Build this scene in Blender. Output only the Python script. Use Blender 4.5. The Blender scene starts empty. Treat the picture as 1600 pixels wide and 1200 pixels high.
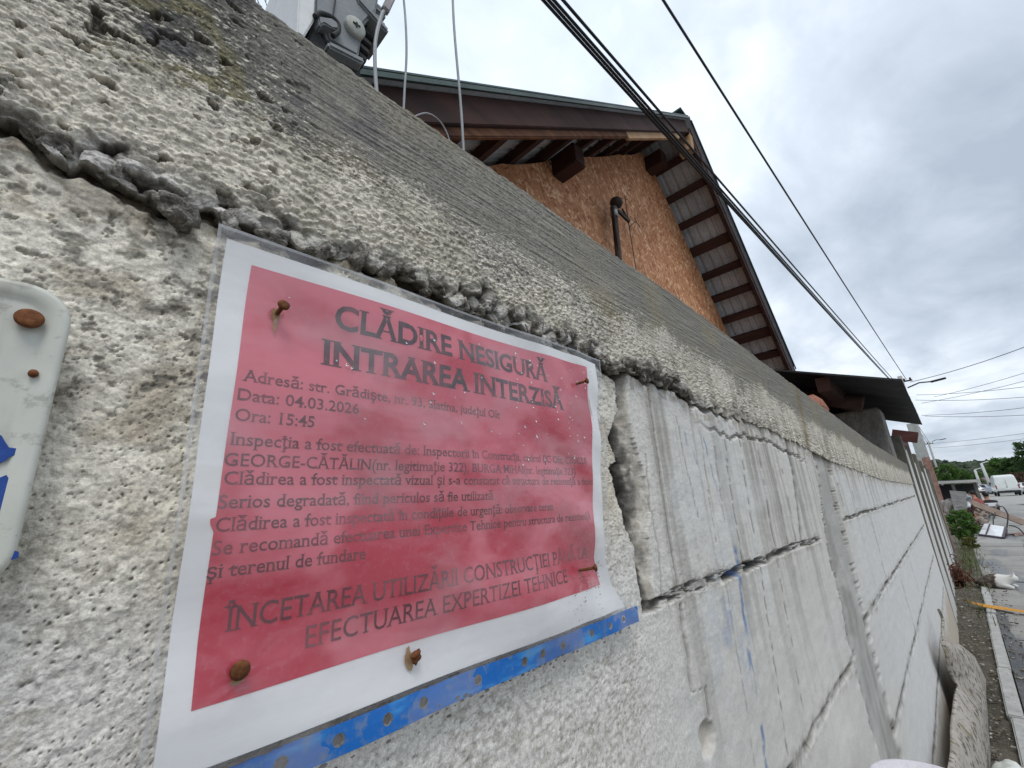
import bpy, bmesh, math, random
import numpy as np
from mathutils import Vector, Matrix, noise as mnoise
random.seed(7)
RAD = math.radians
S = bpy.context.scene
C = S.collection

# ------------------------------------------------------------------ camera
H = 1.0                                   # camera height above the pavement
F = 683.2569                              # focal length in pixels of a 1600 px wide picture
R = np.array([[0.69834285, 0.16029215, 0.69758418],
              [-0.71308158, 0.24009287, 0.65868814],
              [-0.06190245, -0.95742459, 0.28196852]])   # world X along the wall, Y into it, Z up
cd = bpy.data.cameras.new('camera'); cam = bpy.data.objects.new('camera', cd); C.objects.link(cam)
cd.sensor_width = 36; cd.lens = 36 * F / 1600; cd.clip_start = 0.02; cd.clip_end = 4000
m = Matrix.Identity(4)
for i in range(3):
    m[i][0], m[i][1], m[i][2] = R[i][0], -R[i][1], -R[i][2]
m[2][3] = H
cam.matrix_world = m
S.camera = cam
S.render.resolution_x, S.render.resolution_y = 1024, 768

# ------------------------------------------------------------------ sky, sun, exposure
S.view_settings.view_transform = 'Standard'; S.view_settings.look = 'None'
S.view_settings.exposure = 0.42; S.view_settings.gamma = 1
SUN_EL, SUN_AZ = 58, 215                  # overcast: high soft sun on the street side of the wall
w = bpy.data.worlds.new("World"); S.world = w; w.use_nodes = True
nt = w.node_tree; nt.nodes.clear()
def wn(t, **k):
    n = nt.nodes.new(t)
    for a, v in k.items(): setattr(n, a, v)
    return n
def wl(a, b): nt.links.new(a, b)
def wmath(op, a, b=None):
    n = wn('ShaderNodeMath', operation=op)
    for i, v in enumerate((a, b)):
        if v is None: continue
        if isinstance(v, (int, float)): n.inputs[i].default_value = v
        else: wl(v, n.inputs[i])
    return n.outputs[0]
out = wn('ShaderNodeOutputWorld'); bg = wn('ShaderNodeBackground'); bg.inputs[1].default_value = 0.1
sky = wn('ShaderNodeTexSky', sky_type='NISHITA', sun_disc=False)
sky.sun_elevation = RAD(SUN_EL); sky.sun_rotation = RAD(SUN_AZ)
tc = wn('ShaderNodeTexCoord'); sp = wn('ShaderNodeSeparateXYZ'); wl(tc.outputs['Generated'], sp.inputs[0])
zz = wmath('MAXIMUM', sp.outputs[2], 0.0); den = wmath('ADD', zz, 0.16)
cb = wn('ShaderNodeCombineXYZ')                                   # project the directions on a flat cloud deck
wl(wmath('DIVIDE', sp.outputs[0], den), cb.inputs[0]); wl(wmath('DIVIDE', sp.outputs[1], den), cb.inputs[1])
def wnoise(scale, detail, rough, dist, off):
    mp = wn('ShaderNodeMapping'); mp.inputs['Location'].default_value = off; mp.inputs['Scale'].default_value = (1, 1.5, 1)
    mp.inputs['Rotation'].default_value = (0, 0, 0.5); wl(cb.outputs[0], mp.inputs[0])
    n = wn('ShaderNodeTexNoise'); n.inputs['Scale'].default_value = scale; n.inputs['Detail'].default_value = detail
    n.inputs['Roughness'].default_value = rough; n.inputs['Distortion'].default_value = dist; wl(mp.outputs[0], n.inputs['Vector'])
    return n.outputs[0]
n1 = wnoise(0.8, 7, 0.52, 0.25, (1.3, 4.2, 0)); n2 = wnoise(2.6, 6, 0.55, 0.4, (7.7, 2.1, 0))
mixn = wmath('ADD', wmath('MULTIPLY', n1, 0.72), wmath('MULTIPLY', n2, 0.28))
cr = wn('ShaderNodeValToRGB'); wl(mixn, cr.inputs[0])
el = cr.color_ramp.elements
el[0].position = 0.38; el[0].color = (3.8, 4.4, 5.2, 1)
el[1].position = 0.66; el[1].color = (8.6, 9.2, 9.9, 1)
e = el.new(0.5); e.color = (5.4, 6.05, 6.9, 1)
# thin bright cloud towards the hidden sun side of the deck, high above the house
dt = wn('ShaderNodeVectorMath', operation='DOT_PRODUCT'); wl(tc.outputs['Generated'], dt.inputs[0])
dt.inputs[1].default_value = Vector((0.42, 0.45, 0.79)).normalized()
br = wmath('POWER', wmath('MAXIMUM', dt.outputs['Value'], 0.0), 5.0)
sc_ = wmath('ADD', 0.94, wmath('MULTIPLY', br, 0.42))
vm = wn('ShaderNodeVectorMath', operation='SCALE'); wl(cr.outputs[0], vm.inputs[0]); wl(sc_, vm.inputs['Scale'])
mx = wn('ShaderNodeMix', data_type='RGBA'); mx.inputs[0].default_value = 0.93
wl(sky.outputs[0], mx.inputs[6]); wl(vm.outputs[0], mx.inputs[7])
wl(mx.outputs[2], bg.inputs[0]); wl(bg.outputs[0], out.inputs[0])
sl = bpy.data.lights.new('sun', 'SUN'); sl.energy = 1.1; sl.angle = RAD(25); sl.color = (1, 0.96, 0.9)
so = bpy.data.objects.new('sun', sl); C.objects.link(so)
az = RAD(SUN_AZ)
sd = Vector((math.sin(az) * math.cos(RAD(SUN_EL)), math.cos(az) * math.cos(RAD(SUN_EL)), math.sin(RAD(SUN_EL))))
so.rotation_euler = sd.to_track_quat('Z', 'Y').to_euler(); so.location = (0, -3, 8)

# ------------------------------------------------------------------ helpers
def ray(px, py): return R @ np.array([px - 800, py - 600, F])
def onx(px, py, x): r = ray(px, py); p = r * (x / r[0]); return Vector((p[0], p[1], p[2] + H))
def ony(px, py, y): r = ray(px, py); p = r * (y / r[1]); return Vector((p[0], p[1], p[2] + H))
def onz(px, py, z=0.0): r = ray(px, py); p = r * ((z - H) / r[2]); return Vector((p[0], p[1], p[2] + H))

GS = -.009                                # the street falls gently away
def gz(x): return GS * x
def og(px, py): r = ray(px, py); t = -H / (r[2] - GS * r[0]); p = r * t; return Vector((p[0], p[1], p[2] + H))

def tag(o, label=None, cat=None, group=None, kind=None):
    for k, v in (('label', label), ('category', cat), ('group', group), ('kind', kind)):
        if v: o[k] = v
    return o
def empty(name, loc, label=None, cat=None, group=None):
    o = bpy.data.objects.new(name, None); C.objects.link(o); o.location = loc
    o.empty_display_size = 0.1
    return tag(o, label, cat, group)
def link(name, me, mat=None, parent=None, smooth=False):
    o = bpy.data.objects.new(name, me); C.objects.link(o)
    if mat: me.materials.append(mat)
    if parent:
        o.parent = parent
        o.matrix_parent_inverse = Matrix.Translation(parent_world(parent)).inverted()
    if smooth: me.polygons.foreach_set('use_smooth', [True] * len(me.polygons))
    return o
def parent_world(p):
    v = Vector(p.location)
    q = p.parent
    while q: 
        if q.type == 'EMPTY': v += q.location
        q = q.parent
    return v if p.type == 'EMPTY' else Vector((0, 0, 0)) if not p.parent else Vector((0, 0, 0))
def smooth(pts, n=6):
    out_ = []; P = [pts[0]] + pts + [pts[-1]]
    for i in range(1, len(P) - 2):
        for k in range(n):
            t = k / n; a_, b, c, d_ = P[i - 1], P[i], P[i + 1], P[i + 2]
            out_.append(.5 * ((2 * b) + (c - a_) * t + (2 * a_ - 5 * b + 4 * c - d_) * t * t + (3 * b - a_ - 3 * c + d_) * t ** 3))
    return out_ + [pts[-1]]
class MB:
    def __init__(s): s.v = []; s.f = []
    def add(s, vs, fs):
        b = len(s.v); s.v += [tuple(v) for v in vs]; s.f += [tuple(i + b for i in f) for f in fs]; return s
    def box(s, c, size, rot=None):
        hx, hy, hz = [a / 2 for a in size]
        vs = [Vector((x, y, z)) for x in (-hx, hx) for y in (-hy, hy) for z in (-hz, hz)]
        if rot is not None: vs = [rot @ v for v in vs]
        return s.add([v + Vector(c) for v in vs], [(0, 1, 3, 2), (4, 6, 7, 5), (0, 4, 5, 1), (2, 3, 7, 6), (0, 2, 6, 4), (1, 5, 7, 3)])
    def bar(s, a, b, wd, ht, up=(0, 0, 1)):
        a, b = Vector(a), Vector(b); d = (b - a).normalized(); up = Vector(up)
        sd_ = d.cross(up)
        if sd_.length < 1e-4: sd_ = d.cross(Vector((1, 0, 0)))
        sd_.normalize(); u = sd_.cross(d).normalized()
        vs = [p + sd_ * (x * wd / 2) + u * (z * ht / 2) for p in (a, b) for x, z in ((-1, -1), (1, -1), (1, 1), (-1, 1))]
        return s.add(vs, [(3, 2, 1, 0), (4, 5, 6, 7), (0, 1, 5, 4), (1, 2, 6, 5), (2, 3, 7, 6), (3, 0, 4, 7)])
    def tube(s, pts, r, n=8, cap=True):
        pts = [Vector(p) for p in pts]; rs = r if isinstance(r, (list, tuple)) else [r] * len(pts)
        vs = []; fs = []; prev = None
        for i, p in enumerate(pts):
            t = (pts[min(i + 1, len(pts) - 1)] - pts[max(i - 1, 0)]).normalized()
            if prev is None:
                a = t.cross(Vector((0, 0, 1)))
                if a.length < 1e-3: a = t.cross(Vector((1, 0, 0)))
            else:
                a = prev - t * prev.dot(t)
            a.normalize(); b = t.cross(a); prev = a
            vs += [p + (a * math.cos(k * 2 * math.pi / n) + b * math.sin(k * 2 * math.pi / n)) * rs[i] for k in range(n)]
        for i in range(len(pts) - 1):
            for k in range(n):
                fs.append((i * n + k, i * n + (k + 1) % n, (i + 1) * n + (k + 1) % n, (i + 1) * n + k))
        if cap: fs += [tuple(range(n))[::-1], tuple(range((len(pts) - 1) * n, len(pts) * n))]
        return s.add(vs, fs)
    def prism(s, poly, vec):
        n = len(poly); vec = Vector(vec); a = [Vector(p) for p in poly]
        return s.add(a + [p + vec for p in a], [tuple(range(n))[::-1], tuple(range(n, 2 * n))] + [(i, (i + 1) % n, n + (i + 1) % n, n + i) for i in range(n)])
    def lathe(s, prof, c, axis=(0, 0, 1), n=20):
        q = Vector(axis).to_track_quat('Z', 'Y'); c = Vector(c); vs = []; fs = []
        for r, h in prof:
            vs += [c + q @ Vector((r * math.cos(k * 2 * math.pi / n), r * math.sin(k * 2 * math.pi / n), h)) for k in range(n)]
        for i in range(len(prof) - 1):
            for k in range(n): fs.append((i * n + k, i * n + (k + 1) % n, (i + 1) * n + (k + 1) % n, (i + 1) * n + k))
        fs += [tuple(range(n))[::-1], tuple(range((len(prof) - 1) * n, len(prof) * n))]
        return s.add(vs, fs)
    def lump(s, c, r, seed, sub=2, rough=0.25, sc=(1, 1, 1), rot=None):
        bm = bmesh.new(); bmesh.ops.create_icosphere(bm, subdivisions=sub, radius=1)
        vs = []
        for v in bm.verts:
            p = v.co; k = 1 + rough * mnoise.noise(p * 1.3 + Vector((seed * 3.1, seed * 1.7, 0))) * 1.6 + rough * .5 * mnoise.noise(p * 3.4 + Vector((0, seed * 2.3, seed)))
            q = Vector((p.x * sc[0], p.y * sc[1], p.z * sc[2])) * (k * r)
            if rot is not None: q = rot @ q
            vs.append(q + Vector(c))
        fs = [tuple(v.index for v in f.verts) for f in bm.faces]; bm.free()
        return s.add(vs, fs)
    def build(s, name, mat, parent=None, smooth=False, bevel=0):
        me = bpy.data.meshes.new(name); me.from_pydata([tuple(v) for v in s.v], [], s.f); me.update()
        if bevel or True:
            bm = bmesh.new(); bm.from_mesh(me)
            bmesh.ops.recalc_face_normals(bm, faces=bm.faces)
            if bevel: bmesh.ops.bevel(bm, geom=[e for e in bm.edges if e.calc_face_angle(0) > 0.5], offset=bevel, segments=2, affect='EDGES', clamp_overlap=True)
            bm.to_mesh(me); bm.free()
        return link(name, me, mat, parent, smooth)

# --- node material helper
class NT:
    def __init__(s, name):
        s.m = bpy.data.materials.new(name); s.m.use_nodes = True; s.t = s.m.node_tree; s.t.nodes.clear()
        s.out = s.n('ShaderNodeOutputMaterial'); s.b = s.n('ShaderNodeBsdfPrincipled'); s.l(s.b.outputs[0], s.out.inputs[0])
        s._g = s._o = None
    def n(s, t, **k):
        n = s.t.nodes.new(t)
        for a, v in k.items(): setattr(n, a, v)
        return n
    def l(s, a, b): s.t.links.new(a, b)
    def set(s, i, v):
        i = s.b.inputs[i]
        if isinstance(v, bpy.types.NodeSocket): s.l(v, i)
        else: i.default_value = v if not isinstance(v, tuple) or len(v) == 4 else (*v, 1)
    def math(s, op, a, b=None, c=None):
        n = s.n('ShaderNodeMath', operation=op)
        for i, v in enumerate((a, b, c)):
            if v is None: continue
            if isinstance(v, (int, float)): n.inputs[i].default_value = v
            else: s.l(v, n.inputs[i])
        return n.outputs[0]
    def pos(s):
        if s._g is None: s._g = s.n('ShaderNodeNewGeometry').outputs['Position']
        return s._g
    def map(s, scale=(1, 1, 1), rot=(0, 0, 0), loc=(0, 0, 0), src=None):
        n = s.n('ShaderNodeMapping'); n.inputs['Scale'].default_value = scale; n.inputs['Rotation'].default_value = rot
        n.inputs['Location'].default_value = loc; s.l(src or s.pos(), n.inputs[0]); return n.outputs[0]
    def noise(s, scale, detail=4, rough=.55, vec=None, dist=0, col=False):
        n = s.n('ShaderNodeTexNoise'); n.inputs['Scale'].default_value = scale; n.inputs['Detail'].default_value = detail
        n.inputs['Roughness'].default_value = rough; n.inputs['Distortion'].default_value = dist; s.l(vec or s.pos(), n.inputs['Vector'])
        return n.outputs[1 if col else 0]
    def vor(s, scale, vec=None, feature='F1', out=0):
        n = s.n('ShaderNodeTexVoronoi', feature=feature); n.inputs['Scale'].default_value = scale; s.l(vec or s.pos(), n.inputs['Vector'])
        return n.outputs[out]
    def ramp(s, f, stops):
        n = s.n('ShaderNodeValToRGB'); e = n.color_ramp.elements
        while len(e) < len(stops): e.new(.5)
        for q, (p, c) in zip(e, stops): q.position = p; q.color = (*c, 1) if len(c) == 3 else c
        s.l(f, n.inputs[0]); return n.outputs[0]
    def step(s, f, a, b):
        n = s.n('ShaderNodeMapRange'); n.interpolation_type = 'SMOOTHSTEP'
        n.inputs[1].default_value = a; n.inputs[2].default_value = b; s.l(f, n.inputs[0]); return n.outputs[0]
    def mix(s, f, a, b, mode='MIX'):
        n = s.n('ShaderNodeMix', data_type='RGBA', blend_type=mode)
        for i, v in ((0, f), (6, a), (7, b)):
            if isinstance(v, bpy.types.NodeSocket): s.l(v, n.inputs[i])
            elif i == 0: n.inputs[0].default_value = v
            else: n.inputs[i].default_value = (*v, 1) if len(v) == 3 else v
        return n.outputs[2]
    def bump(s, h, strength=.4, dist=.01):
        n = s.n('ShaderNodeBump'); n.inputs['Strength'].default_value = strength; n.inputs['Distance'].default_value = dist
        s.l(h, n.inputs['Height']); s.l(n.outputs[0], s.b.inputs['Normal'])
    def attr(s, name):
        return s.n('ShaderNodeAttribute', attribute_name=name).outputs[0]

def M_rough(name, c1, c2, scale=6, rough=.85, bump=.3, dist=.01, fine=8, metallic=0, stretch=(1, 1, 1), c3=None, spec=.3):
    a = NT(name); v = a.map(stretch)
    f = a.noise(scale, 6, .6, v)
    col = a.ramp(f, [(.32, c1), (.68, c2)])
    g = a.noise(scale * fine, 4, .65, v)
    col = a.mix(a.math('MULTIPLY', a.step(g, .45, .75), .45), col, c3 or tuple(x * .55 for x in c1))
    a.set('Base Color', col); a.set('Roughness', rough); a.set('Metallic', metallic); a.set('Specular IOR Level', spec)
    a.bump(a.math('ADD', a.math('MULTIPLY', f, .5), g), bump, dist)
    return a.m
def M_wood(name, c1, c2, axis, scale=14, bump=.3):
    st = [1.0, 1.0, 1.0]; st[axis] = .08
    return M_rough(name, c1, c2, scale, .8, bump, .004, 4, 0, tuple(st))

# ------------------------------------------------------------------ numpy noise
def _h(ix, iy, seed):
    n = (ix.astype(np.int64) * 374761393 + iy.astype(np.int64) * 668265263 + seed * 974634541) & 0xFFFFFFFF
    n = ((n ^ (n >> 13)) * 1274126177) & 0xFFFFFFFF
    return ((n ^ (n >> 16)) & 0xFFFF).astype(np.float32) / 65535.0
def vn(x, y, seed=0):
    ix = np.floor(x); iy = np.floor(y); fx = x - ix; fy = y - iy
    fx = fx * fx * (3 - 2 * fx); fy = fy * fy * (3 - 2 * fy)
    a = _h(ix, iy, seed); b = _h(ix + 1, iy, seed); c = _h(ix, iy + 1, seed); d_ = _h(ix + 1, iy + 1, seed)
    return (a + (b - a) * fx) * (1 - fy) + (c + (d_ - c) * fx) * fy
def fbm(x, y, o=4, seed=0, gain=.5):
    s = 0; a = 1; t = 0
    for i in range(o):
        s = s + a * vn(x * 2.03 ** i + i * 17.3, y * 2.03 ** i - i * 9.1, seed + i); t += a; a *= gain
    return s / t
def worley(x, y, seed=0):
    ix = np.floor(x); iy = np.floor(y); best = np.full(x.shape, 9.0, np.float32); idv = np.zeros(x.shape, np.float32)
    for dx in (-1, 0, 1):
        for dy in (-1, 0, 1):
            cx = ix + dx; cy = iy + dy
            px = cx + .1 + .8 * _h(cx, cy, seed); py = cy + .1 + .8 * _h(cx, cy, seed + 1)
            d2 = ((px - x) ** 2 + (py - y) ** 2).astype(np.float32)
            k = d2 < best; best = np.where(k, d2, best); idv = np.where(k, _h(cx, cy, seed + 2), idv)
    return np.sqrt(best), idv
def sstep(a, b, x): t = np.clip((x - a) / (b - a), 0, 1); return t * t * (3 - 2 * t)
def lerp(a, b, t): return a + (b - a) * t
def cmix(c, col, t): return c + (np.array(col, np.float32) - c) * t[..., None]
def grid_mesh(name, P, col, mat, parent):
    nr, nc, _ = P.shape; me = bpy.data.meshes.new(name); nf = (nr - 1) * (nc - 1)
    me.vertices.add(nr * nc); me.vertices.foreach_set('co', P.astype(np.float32).ravel())
    i = np.arange(nr * nc, dtype=np.int32).reshape(nr, nc)
    q = np.stack([i[:-1, :-1], i[:-1, 1:], i[1:, 1:], i[1:, :-1]], -1).reshape(-1)
    me.loops.add(nf * 4); me.loops.foreach_set('vertex_index', q)
    me.polygons.add(nf); me.polygons.foreach_set('loop_start', np.arange(nf, dtype=np.int32) * 4)
    me.polygons.foreach_set('use_smooth', np.ones(nf, bool))
    if col is not None:
        at = me.color_attributes.new('tint', 'FLOAT_COLOR', 'POINT')
        c4 = np.ones((nr * nc, 4), np.float32); c4[:, :3] = np.clip(col.reshape(-1, 3), 0, 1); at.data.foreach_set('color', c4.ravel())
    me.update(); me.validate()
    return link(name, me, mat, parent)

# ================================================================== SETTING: ground
def sheet(name, poly, z, mat):
    mb = MB().add([(x, y, z + gz(x)) for x, y in poly], [tuple(range(len(poly)))])
    return tag(mb.build(name, mat), kind='structure')
a = NT('ground_soil')
n_ = a.noise(3, 7, .65); n2_ = a.noise(40, 5, .7)
cc = a.ramp(n_, [(.3, (.06, .052, .036)), (.55, (.115, .10, .075)), (.75, (.175, .155, .12))])
a.set('Base Color', a.mix(a.step(n2_, .5, .7), cc, (.20, .185, .15))); a.set('Roughness', .95); a.bump(n2_, .8, .03)
M_soil = a.m
a = NT('pavement_concrete')
n_ = a.noise(1.6, 7, .6); n2_ = a.noise(30, 5, .7)
wet = a.step(a.noise(1.1, 5, .6, a.map((.35, 1.6, 1))), .54, .62)
cc = a.ramp(n_, [(.3, (.215, .21, .195)), (.7, (.345, .335, .315))])
cc = a.mix(a.math('MULTIPLY', a.step(n2_, .52, .7), .5), cc, (.12, .115, .10))
cc = a.mix(a.math('MULTIPLY', wet, .75), cc, (.07, .072, .075))
a.set('Base Color', cc); a.set('Roughness', a.math('SUBTRACT', .85, a.math('MULTIPLY', wet, .5))); a.bump(n2_, .4, .01)
M_pave = a.m
a = NT('road_surface')
n_ = a.noise(.5, 7, .6); n2_ = a.noise(18, 5, .7)
cc = a.ramp(n_, [(.3, (.27, .265, .25)), (.7, (.38, .37, .345))])
a.set('Base Color', a.mix(a.math('MULTIPLY', a.step(n2_, .5, .7), .4), cc, (.17, .165, .15))); a.set('Roughness', .9); a.bump(n2_, .3, .01)
M_road = a.m
sheet('ground', [(-1500, -1500), (3000, -1500), (3000, 1500), (-1500, 1500)], -.012, M_soil)
# pavement slabs: separate slabs with joints, beside the curb
def slabs():
    mb = MB(); x = 2.0
    while x < 40:
        L = random.uniform(1.3, 1.7)
        for (y0, y1) in ((-.02, -1.3), (-1.32, -2.6)):
            t = random.uniform(-.004, .004)
            mb.box((x + L / 2, (y0 + y1) / 2, -.03 + t + gz(x + L / 2)), (L - .02, abs(y1 - y0), .06), Matrix.Rotation(-GS, 3, 'Y'))
        x += L
    o = mb.build('pavement', M_pave, None, bevel=.006); return tag(o, kind='structure')
slabs()
sheet('road', [(40, .1), (260, 6), (260, -40), (-10, -40), (-10, -3.2), (40, -3.2)], .004, M_road)

# ================================================================== CONCRETE WALL
D = .211
wall = empty('concrete_wall', (2.2, D + .1, 0), 'long weathered concrete block wall with a rough grey capping beam along its top', 'wall')
a = NT('weathered_concrete')
t_ = a.attr('tint'); nf_ = a.noise(1100, 3, .65); nm_ = a.noise(330, 5, .7)
k_ = a.math('MULTIPLY', a.math('ADD', .72, a.math('MULTIPLY', a.step(nm_, .34, .62), .36)), a.math('ADD', .84, a.math('MULTIPLY', a.step(nf_, .35, .62), .24)))
k_ = a.math('MULTIPLY', k_, a.math('SUBTRACT', 1.0, a.math('MULTIPLY', a.step(a.noise(620, 4, .7), .60, .68), .32)))
sx_ = a.n('ShaderNodeSeparateXYZ'); a.l(a.pos(), sx_.inputs[0]); cl_ = a.step(sx_.outputs[0], .30, .50)        # smooth whitewashed blocks begin here
k_ = a.math('ADD', a.math('MULTIPLY', k_, a.math('SUBTRACT', 1.22, a.math('MULTIPLY', cl_, .86))), a.math('MULTIPLY', cl_, .68))
vmul = a.n('ShaderNodeVectorMath', operation='SCALE'); a.l(t_, vmul.inputs[0]); a.l(k_, vmul.inputs['Scale'])
a.set('Base Color', vmul.outputs[0]); a.set('Roughness', .92); a.set('Specular IOR Level', .2)
a.bump(a.math('ADD', nf_, nm_), .4, .0009)
M_conc = a.m

XEND = 4.95
xs = [-.075]
while xs[-1] < XEND: xs.append(xs[-1] + min(max((xs[-1] ** 2 + D * D) / D * .0019, .00042), .016))
xs[-1] = XEND
xs = np.array(xs, np.float64)
def zbot(x): return np.interp(x, [-.1, -.034, -.017, .002, .031, .049, .09, .136, .20, .29, .35, .49, .62, .82, 1.1, 1.46, 2.64, 4.8], [.149, .147, .143, .140, .138, .143, .1425, .1415, .137, .1355, .1335, .1345, .121, .1215, .108, .082, .04, .02])
def ztop(x):
    return np.interp(x, [-.1, .044, .115, .24, .47, .67, .92, 1.21, 1.68, 2.57, 4.8], [.2815, .2795, .2775, .2765, .279, .2785, .267, .257, .24, .2095, .185])
ARC = [(-.008, .2325), (.0133, .249), (.0257, .236), (.0336, .214), (.020, .209), (-.012, .196)]; PC = (.006, .2215)   # olive lichen band round a dark patch
def build_beam():
    nf = 300
    t = np.linspace(0, 1, nf) ** 1.0
    X, T = np.meshgrid(xs, t)
    edge = zbot(xs) + .009 * (fbm(xs * 60, xs * 0, 3, 5) - .5) * 2 * np.clip(1.2 - np.abs(xs) * .4, .3, 1) + .004 * (vn(xs * 170, xs * 0, 9) - .5)
    top = ztop(xs) + .0035 * (fbm(xs * 18, xs * 0 + 3, 4, 11) - .5) + .0022 * (vn(xs * 220, xs * 0, 13) - .5)
    Z = edge[None] + (top - edge)[None] * T
    # --- stones near the lower edge
    wx = X + .004 * (fbm(X * 90, Z * 90, 2, 31) - .5); wz = Z + .004 * (fbm(X * 90 + 9, Z * 90, 2, 33) - .5)
    f1, i1 = worley(wx * 85, wz * 100, 41)
    dome = np.sqrt(np.clip(1 - (f1 / (.62 + .25 * i1)) ** 2, 0, 1))
    h = (Z - edge[None])
    stone = sstep(.024, .004, h + .018 * (fbm(X * 35, Z * 35, 3, 51) - .5) * 2) * sstep(1.1, .5, X)
    f2, i2 = worley(X * 320, Z * 380, 61)
    d2 = np.sqrt(np.clip(1 - (f2 / .7) ** 2, 0, 1))
    rough = sstep(.075, .012, h + .03 * (fbm(X * 20, Z * 25, 3, 53) - .5) * 2)
    # --- formwork grain running along the beam
    grain = fbm(X * 22 + Z * 60, Z * 620, 4, 71, .6)
    lowf = fbm(X * 9, Z * 14, 3, 81)
    spk = .40 * fbm(X * 240 - Z * 90, Z * 560, 4, 91, .65) + .60 * fbm(X * 430 - Z * 150, Z * 1150, 3, 93, .7)
    spk2 = fbm(X * 700, Z * 1200, 2, 95)
    near_ = sstep(.62, .18, X)
    left_ = sstep(.12, .0, X)
    disp = -.0032 + .0040 * near_ + .0012 * (lowf - .5) * 2 + .0016 * (grain - .5) * (1 - stone) + (.0007 + .0004 * rough) * (spk - .5) * 2 + .0010 * sstep(.55, .40, spk) * left_
    disp += stone * (.0072 * dome * (.25 + .9 * i1) - .0060 + .0018 * (fbm(X * 300, Z * 330, 3, 63) - .5)) + rough * (1 - stone) * (.0018 * d2 * (i2 > .45) - .0006)
    gap = sstep(.46, .66, f1) * stone
    # cavities where stones fell out
    cav = sstep(.62, .72, fbm(X * 55, Z * 70, 3, 101)) * sstep(.026, .006, h) * sstep(.6, .3, X)
    disp -= .005 * cav
    cav2 = sstep(.70, .74, fbm(X * 110, Z * 210, 3, 103)) * sstep(.09, .02, X)      # broken pockets near the plate
    disp -= .004 * cav2
    # --- tint
    dark = np.zeros(X.shape + (3,), np.float32) + np.array((.225, .213, .188), np.float32)
    dark = cmix(dark, (.26, .235, .175), sstep(.45, .7, fbm(X * 16, Z * 20, 3, 111)))
    dark = cmix(dark, (.105, .105, .11), sstep(.5, .75, fbm(X * 30, Z * 34, 4, 113)) * sstep(.2, .8, T) * sstep(.18, .06, X))
    dark = cmix(dark, (.33, .315, .28), .75 * sstep(.5, .8, grain))
    dark = cmix(dark, (.19, .155, .095), .6 * sstep(.55, .72, fbm(X * 13 + 4, Z * 26, 3, 117)) * sstep(.75, .35, T))
    dark = cmix(dark, (.125, .122, .11), .65 * sstep(.10, .0, X))
    lime = np.zeros_like(dark) + np.array((.64, .60, .515), np.float32)
    lime = cmix(lime, (.50, .47, .39), sstep(.45, .7, fbm(X * 40, Z * 40, 3, 121)))
    # how much lime is left: much at the left, little in the upper right
    amt = .26 + .46 * sstep(.85, .05, T + .35 * (fbm(X * 14, Z * 22, 3, 131) - .5) * 2)
    left = sstep(.10, -.015, X)
    amt = amt + left * (.15 * sstep(.95, .15, T + .3 * (fbm(X * 40, Z * 50, 3, 133) - .5) * 2))
    amt -= .30 * sstep(.45, .75, T) * sstep(.03, .12, X)
    # olive lichen arc and dark patch at the upper left
    def segd(pts):
        best = np.full(X.shape, 9.0)
        for (ax, az_), (bx_, bz) in zip(pts, pts[1:]):
            ux, uz = bx_ - ax, bz - az_; tt = np.clip(((X - ax) * ux + (Z - az_) * uz) / (ux * ux + uz * uz), 0, 1)
            best = np.minimum(best, np.hypot(X - ax - tt * ux, Z - az_ - tt * uz))
        return best
    warp = .006 * (fbm(X * 70, Z * 70, 3, 141) - .5) * 2
    arc = sstep(.0062, .0030, segd(ARC) + warp) * (.55 + .45 * sstep(.35, .6, fbm(X * 150, Z * 220, 3, 143)))
    patch = sstep(.0105, .0065, np.hypot((X - PC[0]) * .7, (Z - PC[1] - .1 * (X - PC[0])) * 1.15) + warp)
    amt = amt - .30 * patch - .12 * arc
    amt = amt + .30 * np.exp(-((X - .575) / .03) ** 2) * sstep(.75, .1, T) + .22 * sstep(.9, 1.5, X) * sstep(.9, .4, T)
    wm = sstep(.028, -.022, spk * .62 + spk2 * .22 + .10 * lowf - (.22 + .50 * amt))
    col = cmix(dark, (.25, .225, .13), .8 * arc)
    col = cmix(col, (.12, .12, .125), .6 * patch)
    col = col + (lime - col) * wm[..., None]
    # exposed stones: grey, dusty white on the bulge, soil and painted shade between
    sc2 = lerp(.20, .56, i1 * .6 + .4 * fbm(X * 260, Z * 300, 3, 149))[..., None] * np.array((1, .985, .95), np.float32)
    sc2 = cmix(sc2, (.13, .12, .105), .7 * sstep(.50, .62, fbm(X * 150, Z * 150, 3, 151)))
    col = col + (sc2 - col) * (stone * .8)[..., None]
    dirt_shade = np.clip(gap * .9 + cav * .8 + cav2 * .75, 0, 1)  # gaps and hollows: soil together with painted-in shade
    col = cmix(col, (.055, .047, .038), dirt_shade)
    # rust-brown streaks below water paths, far right
    dx = X - np.interp(Z, [.09, .24], [1.21, 1.26])
    col = cmix(col, (.20, .14, .05), .75 * np.exp(-(dx / .018) ** 2) * sstep(.35, .55, fbm(X * 40, Z * 6, 2, 161) + .2))
    dr = sstep(.55, .8, fbm(X * 26, Z * 2.5, 3, 163)) * sstep(.8, 1.2, X)
    col = cmix(col, (.24, .22, .18), .55 * dr)
    Y = D - disp
    # curl the lower lip back into the wall, its underside shade painted in, run the top face back
    lip = []; lc = []
    for k in range(1, 9):
        s = k / 8
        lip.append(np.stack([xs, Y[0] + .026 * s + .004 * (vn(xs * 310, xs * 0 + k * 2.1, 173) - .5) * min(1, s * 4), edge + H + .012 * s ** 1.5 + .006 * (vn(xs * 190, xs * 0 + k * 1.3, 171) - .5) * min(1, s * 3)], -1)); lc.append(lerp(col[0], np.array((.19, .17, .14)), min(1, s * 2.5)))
    tp = []; tcx = []
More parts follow.
